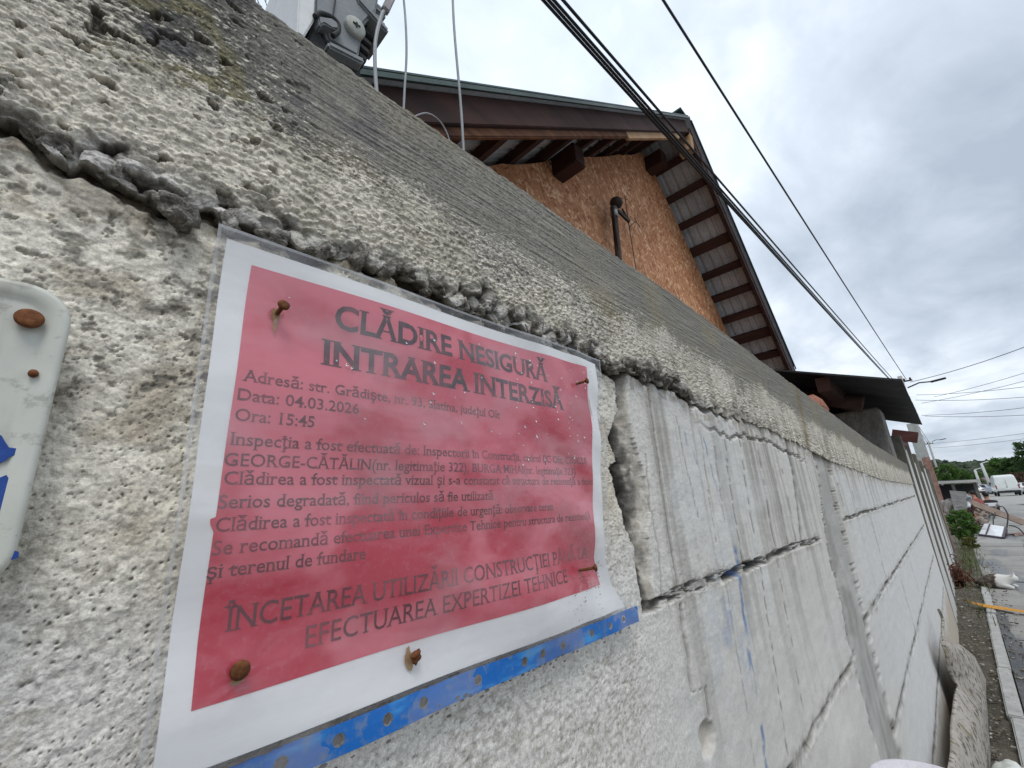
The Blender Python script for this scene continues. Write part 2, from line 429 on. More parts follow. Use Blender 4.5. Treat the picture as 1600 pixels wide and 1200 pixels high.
    for k in range(1, 13):
        s = k / 12
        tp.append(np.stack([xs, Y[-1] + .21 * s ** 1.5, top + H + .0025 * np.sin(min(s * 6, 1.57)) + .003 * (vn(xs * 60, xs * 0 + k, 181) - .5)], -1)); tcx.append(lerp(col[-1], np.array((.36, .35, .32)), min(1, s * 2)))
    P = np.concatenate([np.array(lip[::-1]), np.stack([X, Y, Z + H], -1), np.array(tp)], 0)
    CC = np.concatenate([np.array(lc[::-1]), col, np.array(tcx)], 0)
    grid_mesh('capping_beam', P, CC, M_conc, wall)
    return edge
beam_edge = build_beam()

def polyx(pts, Z):                      # pts (x,z) -> x as a function of z
    p = sorted(pts, key=lambda q: q[1]); return np.interp(Z, [q[1] for q in p], [q[0] for q in p])
def build_blocks():
    zs = [.158]
    while zs[-1] > -H - .15:
        zs.append(zs[-1] - (.00055 + max(0, -.10 - zs[-1]) * .0115))
    zs = np.array(zs[::-1])
    X, Z = np.meshgrid(xs, zs)
    low = fbm(X * 7, Z * 9, 4, 201); mid = fbm(X * 45, Z * 60, 4, 203); fine = fbm(X * 260, Z * 330, 4, 205, .6)
    left = sstep(.40, .34, X)
    disp = -.006 + .0022 * (low - .5) * 2 + (.0009 - .0004 * left) * (mid - .5) * 2 + (.0006 * sstep(.75, .25, X) + .0001 * left) * (fine - .5) * 2 + .0005 * left * (fbm(X * 700, Z * 800, 2, 206) - .5)
    base = np.zeros(X.shape + (3,), np.float32) + np.array((.63, .615, .575), np.float32)
    # left part: chalky cream above, bare porous grey lower down, warm dirt in between
    cream = sstep(.35, .65, low * .55 + mid * .35 + .9 * (Z - .045) + .12)
    ccol = np.array((.575, .52, .43), np.float32) + (np.array((.74, .70, .605), np.float32) - np.array((.575, .52, .43), np.float32)) * cream[..., None]
    ccol = cmix(ccol, (.40, .34, .26), .75 * sstep(.50, .72, fbm(X * 38 + 3, Z * 42, 4, 211)) * sstep(-.06, .02, Z))
    ccol = cmix(ccol, (.22, .205, .17), .85 * sstep(.57, .70, fbm(X * 120, Z * 190, 4, 213, .6)) * sstep(.03, .10, Z))
    ccol = cmix(ccol, (.64, .625, .595), .8 * sstep(.0, -.045, Z))
    ccol = cmix(ccol, (.33, .30, .25), .55 * sstep(.52, .66, fbm(X * 260, Z * 420, 3, 216, .6)) * sstep(.40, .6, fbm(X * 26, Z * 26, 3, 217)))
    base = base + (ccol - base) * left[..., None]
    # vertical weather streaks on the block faces to the right
    st = fbm(X * 48, Z * 1.6, 4, 221); st2 = fbm(X * 150, Z * 2.4, 3, 223)
    rgt = sstep(.40, .46, X)
    base = cmix(base, (.36, .345, .31), .75 * rgt * sstep(.50, .68, st) * sstep(-.5, .1, Z))
    base = cmix(base, (.27, .255, .22), .65 * rgt * sstep(.56, .70, st2) * sstep(-.25, .12, Z))
    base = cmix(base, (.67, .67, .665), .5 * rgt * sstep(.5, .75, fbm(X * 10, Z * 8, 4, 225)))
    # pale block faces farther along
    base = cmix(base, (.66, .662, .66), .7 * sstep(1.4, 1.7, X) * sstep(.1, -.1, Z))
    # foot of the wall: bare beige render and splash dirt
    base = cmix(base, (.47, .40, .31), .85 * sstep(-.72, -.86, Z + .1 * (low - .5)) * sstep(1, 2.4, X))
    base = cmix(base, (.20, .17, .13), .8 * sstep(-1.2, -1.55, Z + .3 * (mid - .5)))
    # pores and pits: hollowed, with their shade also darkened into the tint
    for scale, thr, dep, sd_ in ((420, .20, .0009, 231), (230, .16, .0014, 233), (140, .060, .0015, 235)):
        f, idv = worley(X * scale, Z * scale * 1.1, sd_)
        keep = sstep(.48, .68, fbm(X * 30, Z * 30, 2, sd_ + 5) + .25 * (idv - .5)) * (idv > .62) * left * sstep(.12, .05, Z + .05 * (mid - .5))
        p = sstep(thr, thr * .45, f) * keep
        disp -= dep * p
        base = cmix(base, (.16, .145, .12), .75 * p)
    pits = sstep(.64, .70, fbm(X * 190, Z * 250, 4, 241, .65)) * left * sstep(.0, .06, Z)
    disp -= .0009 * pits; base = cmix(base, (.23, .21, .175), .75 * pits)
    jag = .007 * (fbm(X * 25, Z * 60, 3, 251) - .5) * 2 + .002 * (vn(X * 120, Z * 240, 253) - .5) * 2
    # --- the broken joint right of the notice
    xl = polyx([(.385, .14), (.381, .12), (.3815, .09), (.358, .063), (.365, .04), (.3525, .0336), (.361, .011), (.3645, -.017), (.3755, -.039), (.376, -.06), (.377, -.085), (.377, -.092)], Z) + jag * .6
    xr = polyx([(.412, .14), (.404, .12), (.401, .09), (.405, .06), (.413, .04), (.418, .016), (.416, -.008), (.404, -.025), (.402, -.064), (.396, -.088)], Z) + .004 * (fbm(X * 90, Z * 70, 3, 252) - .5)
    s = (X - xl) / (xr - xl)
    incr = ((s > 0) & (s < 1) & (Z > -.092)).astype(np.float32)
    dep = incr * np.clip(1.08 - s, 0, 1) * (.024 * sstep(-.10, -.03, Z) + .008) * (.75 + .5 * fbm(X * 110, Z * 110, 3, 255))
    disp -= dep; disp += incr * .0045 * (fbm(X * 130, Z * 75, 4, 257, .6) - .5)
    ck = cmix(np.zeros_like(base) + np.array((.50, .465, .41), np.float32), (.33, .285, .23), sstep(.4, .6, fbm(X * 220, Z * 110, 4, 259)))
    ck = cmix(ck, (.030, .026, .022), sstep(.86, .66, s + .45 * (fbm(X * 150, Z * 60, 3, 260) - .5)))  # shade of the deep left side painted near black
    base = base + (ck - base) * (incr * np.clip(1.45 - .9 * s, 0, 1))[..., None]
    # --- bed joints (z, x0, x1, width, depth)
    def groove(mask, depth, colr, amt, lumps=0):
        nonlocal disp, base
        lm = mask
        if lumps:
            fill = sstep(.47, .60, fbm(X * lumps * .55, Z * lumps * 2.2, 4, 271, .6))
            lm = mask * (1 - .75 * fill); 
            disp -= .7 * depth * mask * (1 - .85 * fill); base = cmix(base, colr, amt * lm); return
        disp -= depth * mask; base = cmix(base, colr, amt * mask)
    wob = .004 * (fbm(X * 20, Z * 0, 3, 261) - .5) * 2
    for z0, x0, x1, wd, dp, lum in ((-.0875, .377, 1.12, .0040, .012, 95), (-.3165, .30, 1.2, .0045, .010, 60), (-.070, 1.42, 4.8, .004, .006, 40), (-.2895, 1.38, 4.8, .005, .008, 30), (-.511, 1.40, 4.8, .005, .006, 30), (-.735, 1.36, 4.8, .005, .006, 30), (-.555, .5, 1.15, .005, .008, 40), (-.79, .6, 1.15, .005, .008, 40)):
        mk = sstep(wd * 1.7, wd * .6, np.abs(Z - z0 - wob)) * (X > x0) * (X < x1)
        groove(mk, dp, (.075, .066, .055), .95, lum)
        edge = sstep(wd * 5, wd * 1.5, np.abs(Z - z0 - wob)) * (X > x0) * (X < x1) * sstep(.45, .65, fine * .5 + mid * .5)
        base = cmix(base, (.30, .28, .24), .7 * edge)
    # open black gap and mortar lumps under the second block
    gp = sstep(.0055, .002, np.abs(Z + .0885 + wob)) * sstep(.55, .6, X) * sstep(.8, .72, X) * sstep(.4, .6, fbm(X * 30, Z * 4, 2, 281))
    disp -= .02 * gp; base = cmix(base, (.03, .027, .025), gp)
    # --- vertical joints / trowel lines / cracks: (points, half width, depth, strength)
    for pts, hw, dp, am in (([(.4517, .125), (.4521, .0567), (.4479, -.0093), (.4494, -.085)], .0011, .002, .8),
                            ([(.425, .05), (.418, .0), (.423, -.04), (.414, -.09)], .0009, .002, .6),
                            ([(.4503, -.095), (.4466, -.171)], .0020, .006, .85), ([(.4466, -.171), (.475, -.174), (.4766, -.2)], .0016, .003, .6),
                            ([(.6706, .085), (.655, 0), (.6445, -.083)], .0012, .001, .75), ([(.7378, .09), (.722, 0), (.7118, -.078)], .0013, .001, .7),
                            ([(.8277, .08), (.815, 0), (.801, -.08)], .0014, .001, .65), ([(.625, .07), (.61, -.03)], .0011, .001, .5),
                            ([(.515, .10), (.522, .03), (.53, -.02)], .0011, .001, .55), ([(.585, .10), (.578, .02), (.57, -.05)], .001, .001, .5),
                            ([(.90, .09), (.88, -.08)], .0018, .001, .5), ([(.96, .10), (.93, -.085)], .002, .001, .6),
                            ([(.712, -.09), (.668, -.30)], .0013, .001, .75), ([(.80, -.09), (.765, -.30)], .0013, .001, .65), ([(.575, -.09), (.56, -.30)], .001, .001, .45),
                            ([(1.5114, .13), (1.493, -.066)], .0035, .004, .7), ([(2.85, -.29), (2.83, -.47)], .007, .004, .6), ([(1.95, -.075), (1.93, -.285)], .005, .002, .45),
                            ([(1.72, .08), (1.70, -.07)], .004, .002, .4), ([(2.3, -.295), (2.27, -.5)], .006, .002, .45), ([(2.15, .05), (2.13, -.07)], .006, .002, .5), ([(2.7, .04), (2.68, -.07)], .008, .002, .5),
                            ([(1.037, .15), (1.0272, .0394), (.9711, -.0871)], .006, .002, .7)):
        z0, z1 = min(p[1] for p in pts), max(p[1] for p in pts)
        xc = polyx(pts, Z) + .0035 * (fbm(X * 0, Z * 70, 3, int(pts[0][0] * 1000)) - .5) * (1 + X)
        mk = sstep(hw * 1.8, hw * .5, np.abs(X - xc)) * (Z > z0) * (Z < z1) * sstep(.25, .5, fbm(X * 3, Z * 60, 2, 291) + .15)
        disp -= dp * mk; base = cmix(base, (.13, .12, .105), am * mk)
    # --- blue paint runs
    for pts, hw, am in (([(.628, -.055), (.6214, -.0861), (.6021, -.1868), (.598, -.26), (.585, -.34)], .0055, .8), ([(.542, .08), (.552, .05), (.563, .01)], .0018, .75),
                        ([(.5887, .085), (.6, .04), (.6089, -.012)], .0020, .75), ([(.53, .09), (.536, .05)], .0016, .6), ([(.562, -.10), (.55, -.16)], .012, .25), ([(2.3, -.35), (2.27, -.52)], .02, .3), ([(2.6, -.62), (2.55, -.72)], .03, .35)):
        z0, z1 = min(p[1] for p in pts), max(p[1] for p in pts)
        xc = polyx(pts, Z) + .003 * (fbm(X * 0, Z * 40, 2, 301) - .5)
        mk = sstep(hw * 1.6, hw * .4, np.abs(X - xc)) * sstep(z0, z0 + .02, Z) * sstep(z1, z1 - .01, Z) * sstep(.42, .62, fbm(X * 90, Z * 55, 4, 303))
        base = cmix(base, (.10, .19, .38), am * mk)
    # blue haze of wiped paint
    hz = np.exp(-(((X - .57) / .06) ** 2 + ((Z + .14) / .06) ** 2)) * sstep(.45, .7, fbm(X * 60, Z * 60, 4, 307))
    base = cmix(base, (.34, .41, .56), .5 * hz)
    # wiped swirls of putty
    for (cx, cz) in ((.70, -.11), (.69, -.185), (.60, .0)):
        rr = np.hypot((X - cx) / 1.6, Z - cz)
        sw = np.exp(-(rr / .035) ** 2) * (np.sin((rr + .02 * low + .4 * (X - cx)) * 900) > .4)
        base = cmix(base, (.72, .71, .70), .18 * sw)
    # --- cast column between the panels
    cl = polyx([(1.3055, .2038), (1.2826, .0438), (1.19, -.1067), (1.155, -.28), (1.16, -.40), (1.18, -.51), (1.18, -1.6)], Z)
    crr = polyx([(1.4875, .1348), (1.41, -.0183), (1.395, -.14), (1.385, -.306), (1.385, -.425), (1.38, -1.6)], Z)
    je = .012 * (fbm(X * 0 + 1, Z * 45, 4, 311) - .5) * 2
    cm = sstep(cl - .006, cl + .006, X + je) * sstep(crr + .006, crr - .006, X + je)
    colc = cmix(np.zeros_like(base) + np.array((.40, .395, .375), np.float32), (.30, .29, .265), sstep(.45, .7, fbm(X * 30, Z * 8, 4, 313)))
    colc = cmix(colc, (.55, .54, .52), .5 * sstep(.5, .7, fbm(X * 14, Z * 16, 4, 315)))
    base = base + (colc - base) * (cm * .85)[..., None]; disp -= .004 * cm
    for q, ww, am in ((cl, .016, .9), (crr, .010, .8)):
        dq = np.abs(X + je - q)
        ln = sstep(ww, ww * .25, dq) * sstep(.35, .6, fbm(X * 25, Z * 45, 3, 317) + .1)
        gq = sstep(.42, .58, fbm(X * 34, Z * 60, 4, 319, .62))
        disp -= .009 * ln * gq; base = cmix(base, (.10, .09, .075), am * ln * gq)
    # --- ragged underside zone below the capping beam: recess with the beam's shadow line painted in, soil, crumbs
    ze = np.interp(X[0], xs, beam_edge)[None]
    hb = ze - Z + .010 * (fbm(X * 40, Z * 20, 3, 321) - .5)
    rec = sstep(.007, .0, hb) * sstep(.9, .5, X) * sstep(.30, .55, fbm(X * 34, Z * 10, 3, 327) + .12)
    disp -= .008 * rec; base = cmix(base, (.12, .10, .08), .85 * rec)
    crumb = sstep(.035, .006, hb) * sstep(.45, .6, fbm(X * 120, Z * 140, 3, 323))
    disp += .002 * crumb * sstep(.6, .25, X + 0 * Z); base = cmix(base, (.30, .255, .20), .65 * crumb)
    crk = sstep(.004, .0012, np.abs(hb - .03 - .02 * (fbm(X * 7, Z * 0, 2, 325) - .5))) * sstep(.55, .7, X) * sstep(1.2, 1.1, X)
    disp -= .004 * crk; base = cmix(base, (.15, .135, .11), .7 * crk)
    for (cx, cz, r_) in ((-.0118, -.0225, .0042), (-.0075, -.0290, .0035), (-.012, -.0355, .004), (-.0165, -.028, .004)):
        ch = sstep(r_, r_ * .7, np.hypot((X - cx) * 1.1 + (Z - cz) * .5, (Z - cz) * 1.3) + .003 * (fbm(X * 200, Z * 200, 2, 331) - .5))
        disp += .0012 * ch; base = cmix(base, (.24, .25, .27), .85 * ch * sstep(.3, .5, fbm(X * 300, Z * 300, 3, 333) + .1))
    # damage hole low down
    dm = sstep(.022, .012, np.hypot((X - .465) * 1.0, (Z + .213) * 1.4) + .012 * (mid - .5) * 2)
    disp -= .007 * dm; base = cmix(base, (.50, .45, .38), .6 * dm)
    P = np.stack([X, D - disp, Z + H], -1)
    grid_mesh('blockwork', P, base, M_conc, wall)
build_blocks()
def wall_back():
    mb = MB(); n = 12
    X0, X1 = -.6, XEND
    mb.box(((X0 + X1) / 2, D + .14, .45), (X1 - X0, .14, 1.35))
    mb.box((XEND + .004, D + .095, .5), (.008, .18, 1.36)); mb.box((-.34, D + .03, .6), (.53, .08, 1.30))
    mb.build('wall_core', M_rough('wall_backing', (.38, .37, .34), (.5, .49, .46), 9), wall)
wall_back()
def aggregate():
    mb = MB(); rnd = random.Random(3)
    x = -.045
    while x < .56:
        ze = float(np.interp(x, xs, beam_edge)); r = rnd.uniform(.0028, .0062) * (1.15 if x < .06 else 1) * (1 + x * .5)
        dz = rnd.uniform(-.004, .010)
        c = (x, D - .0005 + rnd.uniform(-.002, .004), H + ze + dz)
        e = Matrix.Rotation(rnd.uniform(0, 6), 3, Vector((rnd.random(), rnd.random(), rnd.random() + .01)))
        mb.lump(c, r, rnd.random() * 50, 3, .55, (1.25, .9, .8), e)
        x += r * rnd.uniform(1.3, 4.2)
    a = NT('dusty_pebble')
    f = a.noise(180, 5, .65); g = a.noise(700, 3, .6)
    cc = a.ramp(f, [(.36, (.095, .082, .068)), (.5, (.27, .25, .22)), (.62, (.52, .50, .45))])
    cc = a.mix(a.math('MULTIPLY', a.step(g, .46, .6), .6), cc, (.11, .098, .08))
    a.set('Base Color', cc); a.set('Roughness', .85); a.bump(a.math('ADD', f, g), 1.0, .0025)
    o = mb.build('exposed_aggregate', a.m, wall, True); o['kind'] = 'stuff'
aggregate()

# ================================================================== WARNING NOTICE in a plastic sleeve
NY = D - .0050
def nsheet(x, z):                         # front surface of the paper: gentle waves, bulging left edge
    x = np.asarray(x, float); z = np.asarray(z, float)
    return NY - .0007 * np.sin(z * 95 + x * 30) - .0010 * np.sin(z * 46 - x * 14 + 1) * np.exp(-(x - .03) / .09) - .0007 * np.sin(x * 40 + z * 25) \
        - .0012 * np.exp(-((z + .06) / .03) ** 2) * np.sin(x * 33 + .7) - .0008 * np.sin((x + z) * 120) * np.exp(-((x - .30) / .05) ** 2)
notice = empty('warning_notice', (.19, NY, H + .02), 'red and white printed notice in a clear plastic sleeve nailed to the block wall', 'notice')
a = NT('damp_paper')
f = a.noise(25, 5, .6); g = a.noise(9, 4, .55, a.map((1, 1, 3)))
cc = a.ramp(f, [(.3, (.82, .82, .83)), (.7, (.87, .88, .89))])
cc = a.mix(a.step(g, .56, .72), cc, (.76, .75, .73))
a.set('Base Color', cc); a.set('Roughness', .7); a.bump(a.noise(14, 3, .5, a.map((.5, 1, 4))), .25, .003); M_paper = a.m
a = NT('red_print')
f = a.noise(15, 3, .5, a.map((1.0, 1, 1.6), (0, .35, 0)), .5); g = a.noise(60, 5, .6); q = a.noise(420, 3, .6)
pz_ = a.n('ShaderNodeSeparateXYZ'); a.l(a.pos(), pz_.inputs[0])
k = a.step(a.math('ADD', a.math('ADD', f, a.math('MULTIPLY', a.math('SUBTRACT', pz_.outputs[2], H + .03), .9)), a.math('MULTIPLY', a.math('SUBTRACT', g, .5), .16)), .40, .62)
cc = a.mix(k, (.52, .018, .052), (.70, .155, .205))
cc = a.mix(a.math('MULTIPLY', a.step(q, .5, .75), .22), cc, (.58, .22, .25))
# bleached lower right corner, ink washed out in specks
px_ = a.n('ShaderNodeSeparateXYZ'); a.l(a.pos(), px_.inputs[0])
wx_ = a.math('SUBTRACT', a.math('MULTIPLY', a.math('SUBTRACT', px_.outputs[0], .215), 9.0), a.math('MULTIPLY', a.math('SUBTRACT', px_.outputs[2], H - .045), 22.0))
ws = a.step(a.math('ADD', wx_, a.math('MULTIPLY', a.math('SUBTRACT', a.noise(120, 5, .65), .5), 2.2)), .75, 1.25)
cc = a.mix(a.math('MULTIPLY', ws, .6), cc, (.68, .42, .44))
a.set('Base Color', cc); a.set('Roughness', .6); M_red = a.m
a = NT('printed_ink'); f = a.noise(45, 4, .6)
a.set('Base Color', a.mix(a.step(f, .40, .66), (.055, .022, .030), (.17, .058, .072))); a.set('Roughness', .7); M_ink = a.m
a = NT('faded_ink'); f = a.noise(45, 4, .6)
a.set('Base Color', a.mix(a.step(f, .40, .66), (.13, .024, .036), (.28, .070, .09))); a.set('Roughness', .7); M_ink2 = a.m
a = NT('clear_plastic_sleeve')
tr = a.n('ShaderNodeBsdfTransparent'); mixs = a.n('ShaderNodeMixShader'); gl = a.n('ShaderNodeBsdfGlossy'); gl.inputs['Roughness'].default_value = .16
df = a.n('ShaderNodeBsdfDiffuse'); df.inputs[0].default_value = (.80, .80, .83, 1)
f = a.noise(15, 3, .5, a.map((1, 1, 1.8), (0, .5, 0)), .3); g = a.noise(300, 3, .6)
milk = a.math('ADD', .06, a.math('MULTIPLY', a.step(a.math('ADD', f, a.math('MULTIPLY', g, .06)), .46, .72), .22))
tl = a.n('ShaderNodeBsdfTranslucent'); tl.inputs[0].default_value = (.85, .85, .87, 1); ms = a.n('ShaderNodeMixShader'); ms.inputs[0].default_value = .45; a.l(df.outputs[0], ms.inputs[1]); a.l(tl.outputs[0], ms.inputs[2])
a.l(milk, mixs.inputs[0]); a.l(tr.outputs[0], mixs.inputs[1]); a.l(ms.outputs[0], mixs.inputs[2])
lw = a.n('ShaderNodeLayerWeight'); lw.inputs[0].default_value = .5; fac_ = a.math('ADD', .065, a.math('MULTIPLY', a.math('POWER', lw.outputs['Facing'], 4.0), .55))
bp = a.n('ShaderNodeBump'); bp.inputs['Strength'].default_value = .12; bp.inputs['Distance'].default_value = .003; a.l(a.noise(40, 4, .5, a.map((1, 1, 2))), bp.inputs['Height'])
a.l(bp.outputs[0], gl.inputs['Normal'])
mix2 = a.n('ShaderNodeMixShader'); a.l(fac_, mix2.inputs[0]); a.l(mixs.outputs[0], mix2.inputs[1]); a.l(gl.outputs[0], mix2.inputs[2]); a.l(mix2.outputs[0], a.out.inputs[0])
M_sleeve = a.m
def surf(name, x0, x1, z0, z1, off, nx, nz, mat, parent, edge=None, hole=None):
    xx = np.linspace(x0, x1, nx); z_ = np.linspace(z0, z1, nz); X, Z = np.meshgrid(xx, z_)
    if edge: X, Z = edge(X, Z)
    if name == 'plastic_sleeve':                 # loose film: crumples, creases pulled towards the nails
        off = off + .0013 * fbm(X * 28 + Z * 12, Z * 55, 4, 401) + .0006 * np.abs(fbm(X * 60 - Z * 40, Z * 70, 2, 403) - .5)
        for nx0, nz0 in ((.0635, .101), (.313, .104), (.293, -.0455), (.060, -.053)):
            rr = np.hypot(X - nx0, Z - nz0); off = off + .0010 * fbm(np.cos(np.arctan2(Z - nz0, X - nx0)) * 2.6 + nx0 * 90, np.sin(np.arctan2(Z - nz0, X - nx0)) * 2.6 + rr * 25, 3, 405) * np.exp(-(rr / .016) ** 2) * np.clip(rr / .004, 0, 1)
    return grid_mesh(name, np.stack([X, nsheet(X, Z) - off, Z + H], -1), None, mat, parent)
ZS = [-.095, -.083, -.0765, -.058, -.038, .008, .077, .132]
def sag(kind, x, z, full):                 # the right edge has shrunk and buckled between its nails
    xr_ = np.interp(z, ZS, {'s': [.3495, .3480, .3400, .3265, .3180, .3225, .3320, .3395], 'p': [.3345, .3345, .3330, .3190, .3125, .3165, .3255, .3330], 'r': [.306, .306, .306, .3045, .2985, .3045, .3135, .3135]}[kind])
    return .035 + (x - .035) * (xr_ - .035) / (full - .035)
surf_paper = surf('paper', .0375, .3432, -.0772, .1268, 0, 140, 100, M_paper, notice, lambda X, Z: (sag('p', X, Z, .3432), Z))
def ragged(X, Z):                          # ink bleeding over the left margin
    n = .0016 * np.clip(np.sin(Z * 310) + np.sin(Z * 173 + 1) - .9, 0, 2) * (Z < .005) * (Z > -.02)
    X = sag('r', X, Z, .3285)
    return X - n * np.clip((.052 - X) / .004, 0, 1) - (X < .09) * 0 + np.interp(Z, [-.0585, .0, .1175], [0, .0, .0022]) * (1 - np.clip((X - .0475) / .05, 0, 1)), Z + .0018 * np.clip((X - .047) / .28, 0, 1)
redp = surf('red_panel', .0468, .3285, -.0585, .1178, .00015, 160, 260, M_red, surf_paper, ragged)

# --- lettering: outlines of the built-in font, made narrower and given slab serifs
def text_mesh(s, bold=0.0, serif=True):
    cu = bpy.data.curves.new('t', 'FONT'); cu.body = s; cu.size = 1; cu.offset = bold; cu.resolution_u = 3; cu.fill_mode = 'FRONT'
    o = bpy.data.objects.new('t', cu); C.objects.link(o)
    dg = bpy.context.evaluated_depsgraph_get(); me = bpy.data.meshes.new_from_object(o.evaluated_get(dg))
    v = [Vector(q.co) for q in me.vertices]; f = [tuple(p.vertices) for p in me.polygons]
    cnt = {}
    for p in me.polygons:
        for k in p.edge_keys: cnt[k] = cnt.get(k, 0) + 1
    cap = .0
    if serif:
        for (i, j), n in cnt.items():
            if n != 1: continue
            p, q = v[i], v[j]
            if abs(p.y - q.y) > .004: continue
            L = abs(p.x - q.x)
            if not (.05 < L < .22): continue
            y = (p.y + q.y) / 2; lo = min(p.x, q.x); hi = max(p.x, q.x)
            b = len(v); t_ = .045 if y < .2 else -.045
            v += [Vector((lo - .07, y, 0)), Vector((hi + .07, y, 0)), Vector((hi + .07, y + t_ * .8, 0)), Vector((lo - .07, y + t_ * .8, 0))]
            f.append((b, b + 1, b + 2, b + 3) if t_ > 0 else (b + 3, b + 2, b + 1, b))
    bpy.data.objects.remove(o); bpy.data.curves.remove(cu); bpy.data.meshes.remove(me)
    return v, f
CAPH = .70
def line(mb, s, x0, x1, zb, h, bold=0.0, slope=0.0):
    v, f = text_mesh(s, bold); mnx = min(p.x for p in v); mxx = max(p.x for p in v)
    vs = []
    for p in v:
        x = x0 + (p.x - mnx) / (mxx - mnx) * (x1 - x0); z = zb + p.y / CAPH * h + slope * (x - x0)
        vs.append((x, float(nsheet(x, z)) - .0003, z + H))
    mb.add(vs, f)
mb = MB()
line(mb, 'CLĂDIRE NESIGURĂ', .0885, .2605, .0972, .0132, .024)
line(mb, 'INTRAREA INTERZISĂ', .0828, .2775, .0765, .0132, .026)
mb.build('heading_lettering', M_ink, surf_paper); mb = MB()
for s, x0, x1, z in (('Adresă: str. Grădiște, nr. 93, Slatina, județul Olt', .0496, .2045, .0615), ('Data: 04.03.2026', .0487, .1030, .0528), ('Ora: 15:45', .0487, .0815, .0440),
                     ('Inspecția a fost efectuată de: Inspectorii în Construcții, cadrul IJC Olt: CIUCUI', .0478, .2995, .0338), ('GEORGE-CĂTĂLIN(nr. legitimație 322), BURGA MIHAI(nr. legitimație 323)', .0467, .2850, .0252),
                     ('Clădirea a fost inspectată vizual și s-a constatat că structura de rezistență a fost', .0473, .3045, .0178), ('Serios degradată, fiind periculos să fie utilizată', .0462, .1935, .0086),
                     ('Clădirea a fost inspectată în condițiile de urgență: observare teren', .0463, .2530, .0000), ('Se recomandă efectuarea unei Expertize Tehnice pentru structura de rezistență', .0462, .2970, -.0084), ('și terenul de fundare', .0455, .1095, -.0166)):
    line(mb, s, x0, x1, z, .0053, .004)
line(mb, 'ÎNCETAREA UTILIZĂRII CONSTRUCȚIEI PÂNĂ LA', .0528, .2915, -.0360, .0085, .002)
line(mb, 'EFECTUAREA EXPERTIZEI TEHNICE', .0840, .2610, -.0485, .0085, .002)
mb.build('lettering', M_ink2, surf_paper)

sl_ = surf('plastic_sleeve', .0332, .3490, -.0935, .1316, .0009, 320, 240, M_sleeve, notice, lambda X, Z: (sag('s', X, Z, .3490), Z))
# welded transparent rim, catches the light
mb = MB()
for k in range(60):
    z0 = -.0935 + k * .2251 / 60; z1 = z0 + .2251 / 60
    for xa, xb in ((.0332, .0346), (.3476, .3490)):
        q4 = [(float(sag('s', a_, b_, .3490)), b_) for a_, b_ in ((xa, z0), (xb, z0), (xb, z1), (xa, z1))]
        mb.add([(a_, float(nsheet(a_, b_)) - .0014, b_ + H) for a_, b_ in q4], [(0, 1, 2, 3)])
for k in range(80):
    x0 = .0332 + k * .3063 / 80; x1 = x0 + .3063 / 80
    mb.add([(x0, float(nsheet(x0, .1303)) - .0014, H + .1303), (x1, float(nsheet(x1, .1303)) - .0014, H + .1303), (x1, float(nsheet(x1, .1318)) - .0014, H + .1318), (x0, float(nsheet(x0, .1318)) - .0014, H + .1318)], [(0, 1, 2, 3)])
a = NT('milky_weld'); a.set('Base Color', (.62, .63, .66)); a.set('Roughness', .3); a.set('Alpha', .35); mb.build('welded_rim', a.m, sl_)
# blue filing strip with punched holes
a = NT('blue_strip'); f = a.noise(30, 4, .6, a.map((1, 1, 4)))
cc = a.mix(a.step(f, .5, .7), (.012, .15, .52), (.06, .30, .68)); cc = a.mix(a.math('MULTIPLY', a.step(a.noise(160, 5, .7), .50, .66), .6), cc, (.20, .26, .34))
a.set('Base Color', cc); a.set('Roughness', .28); M_blue = a.m
mb = MB(); zc, zh = -.0845, .0057
holes = [.043, .060, .0765, .0985, .121, .141, .176, .2115, .2285, .2485, .282, .305, .327]
edges = [.0340] + [(p + q) / 2 for p, q in zip(holes, holes[1:])] + [.3482]
dirt_shade = MB()
for i, hx in enumerate(holes):
    xa, xb = edges[i], edges[i + 1]; n = 24; ins = []; outp = []
    for k in range(n):
        t = 2 * math.pi * k / n; c_, s_ = math.cos(t), math.sin(t)
        ins.append((hx + .0026 * c_, zc + .0025 * s_))
        rx = (xb - hx) if c_ > 0 else (hx - xa)
        q = min(rx / max(abs(c_), 1e-6), zh / max(abs(s_), 1e-6)); outp.append((hx + q * c_, zc + q * s_))
    P = lambda p, o=.0016: (p[0], float(nsheet(p[0], p[1])) - o - .0006 * math.sin(p[0] * 70), p[1] + H)
    mb.add([P(p) for p in ins + outp], [(k, (k + 1) % n, n + (k + 1) % n, n + k) for k in range(n)])
    for cx in ((xa, hx - (hx - xa) * 0), (hx, xb)): pass
    for (sx, sz) in ((-1, -1), (-1, 1), (1, -1), (1, 1)):             # corners left by the ring
        X_ = xb if sx > 0 else xa; cand = sorted([p for p in outp if (p[0] - hx) * sx >= -1e-9 and (p[1] - zc) * sz >= -1e-9], key=lambda p: math.atan2(abs(p[1] - zc), abs(p[0] - hx)))
        a_ = [p for p in cand if abs(abs(p[1] - zc) - zh) > 1e-9][-1:]; b_ = [p for p in cand if abs(abs(p[1] - zc) - zh) <= 1e-9][:1]
        if a_ and b_: mb.add([P(a_[0]), P((X_, zc + sz * zh)), P(b_[0])], [(0, 1, 2)])
    rnd = random.Random(i)
    dirt_shade.add([(hx + rnd.uniform(.6, 1.05) * .0026 * math.cos(2 * math.pi * k / 14) + .0004, float(nsheet(hx, zc)) - .0008, H + zc - .0002 + rnd.uniform(.6, 1.05) * .0023 * math.sin(2 * math.pi * k / 14)) for k in range(14)], [tuple(range(14))])  # dark disc paints the hole's shade together with its dirt
mb.build('blue_filing_strip', M_blue, notice)
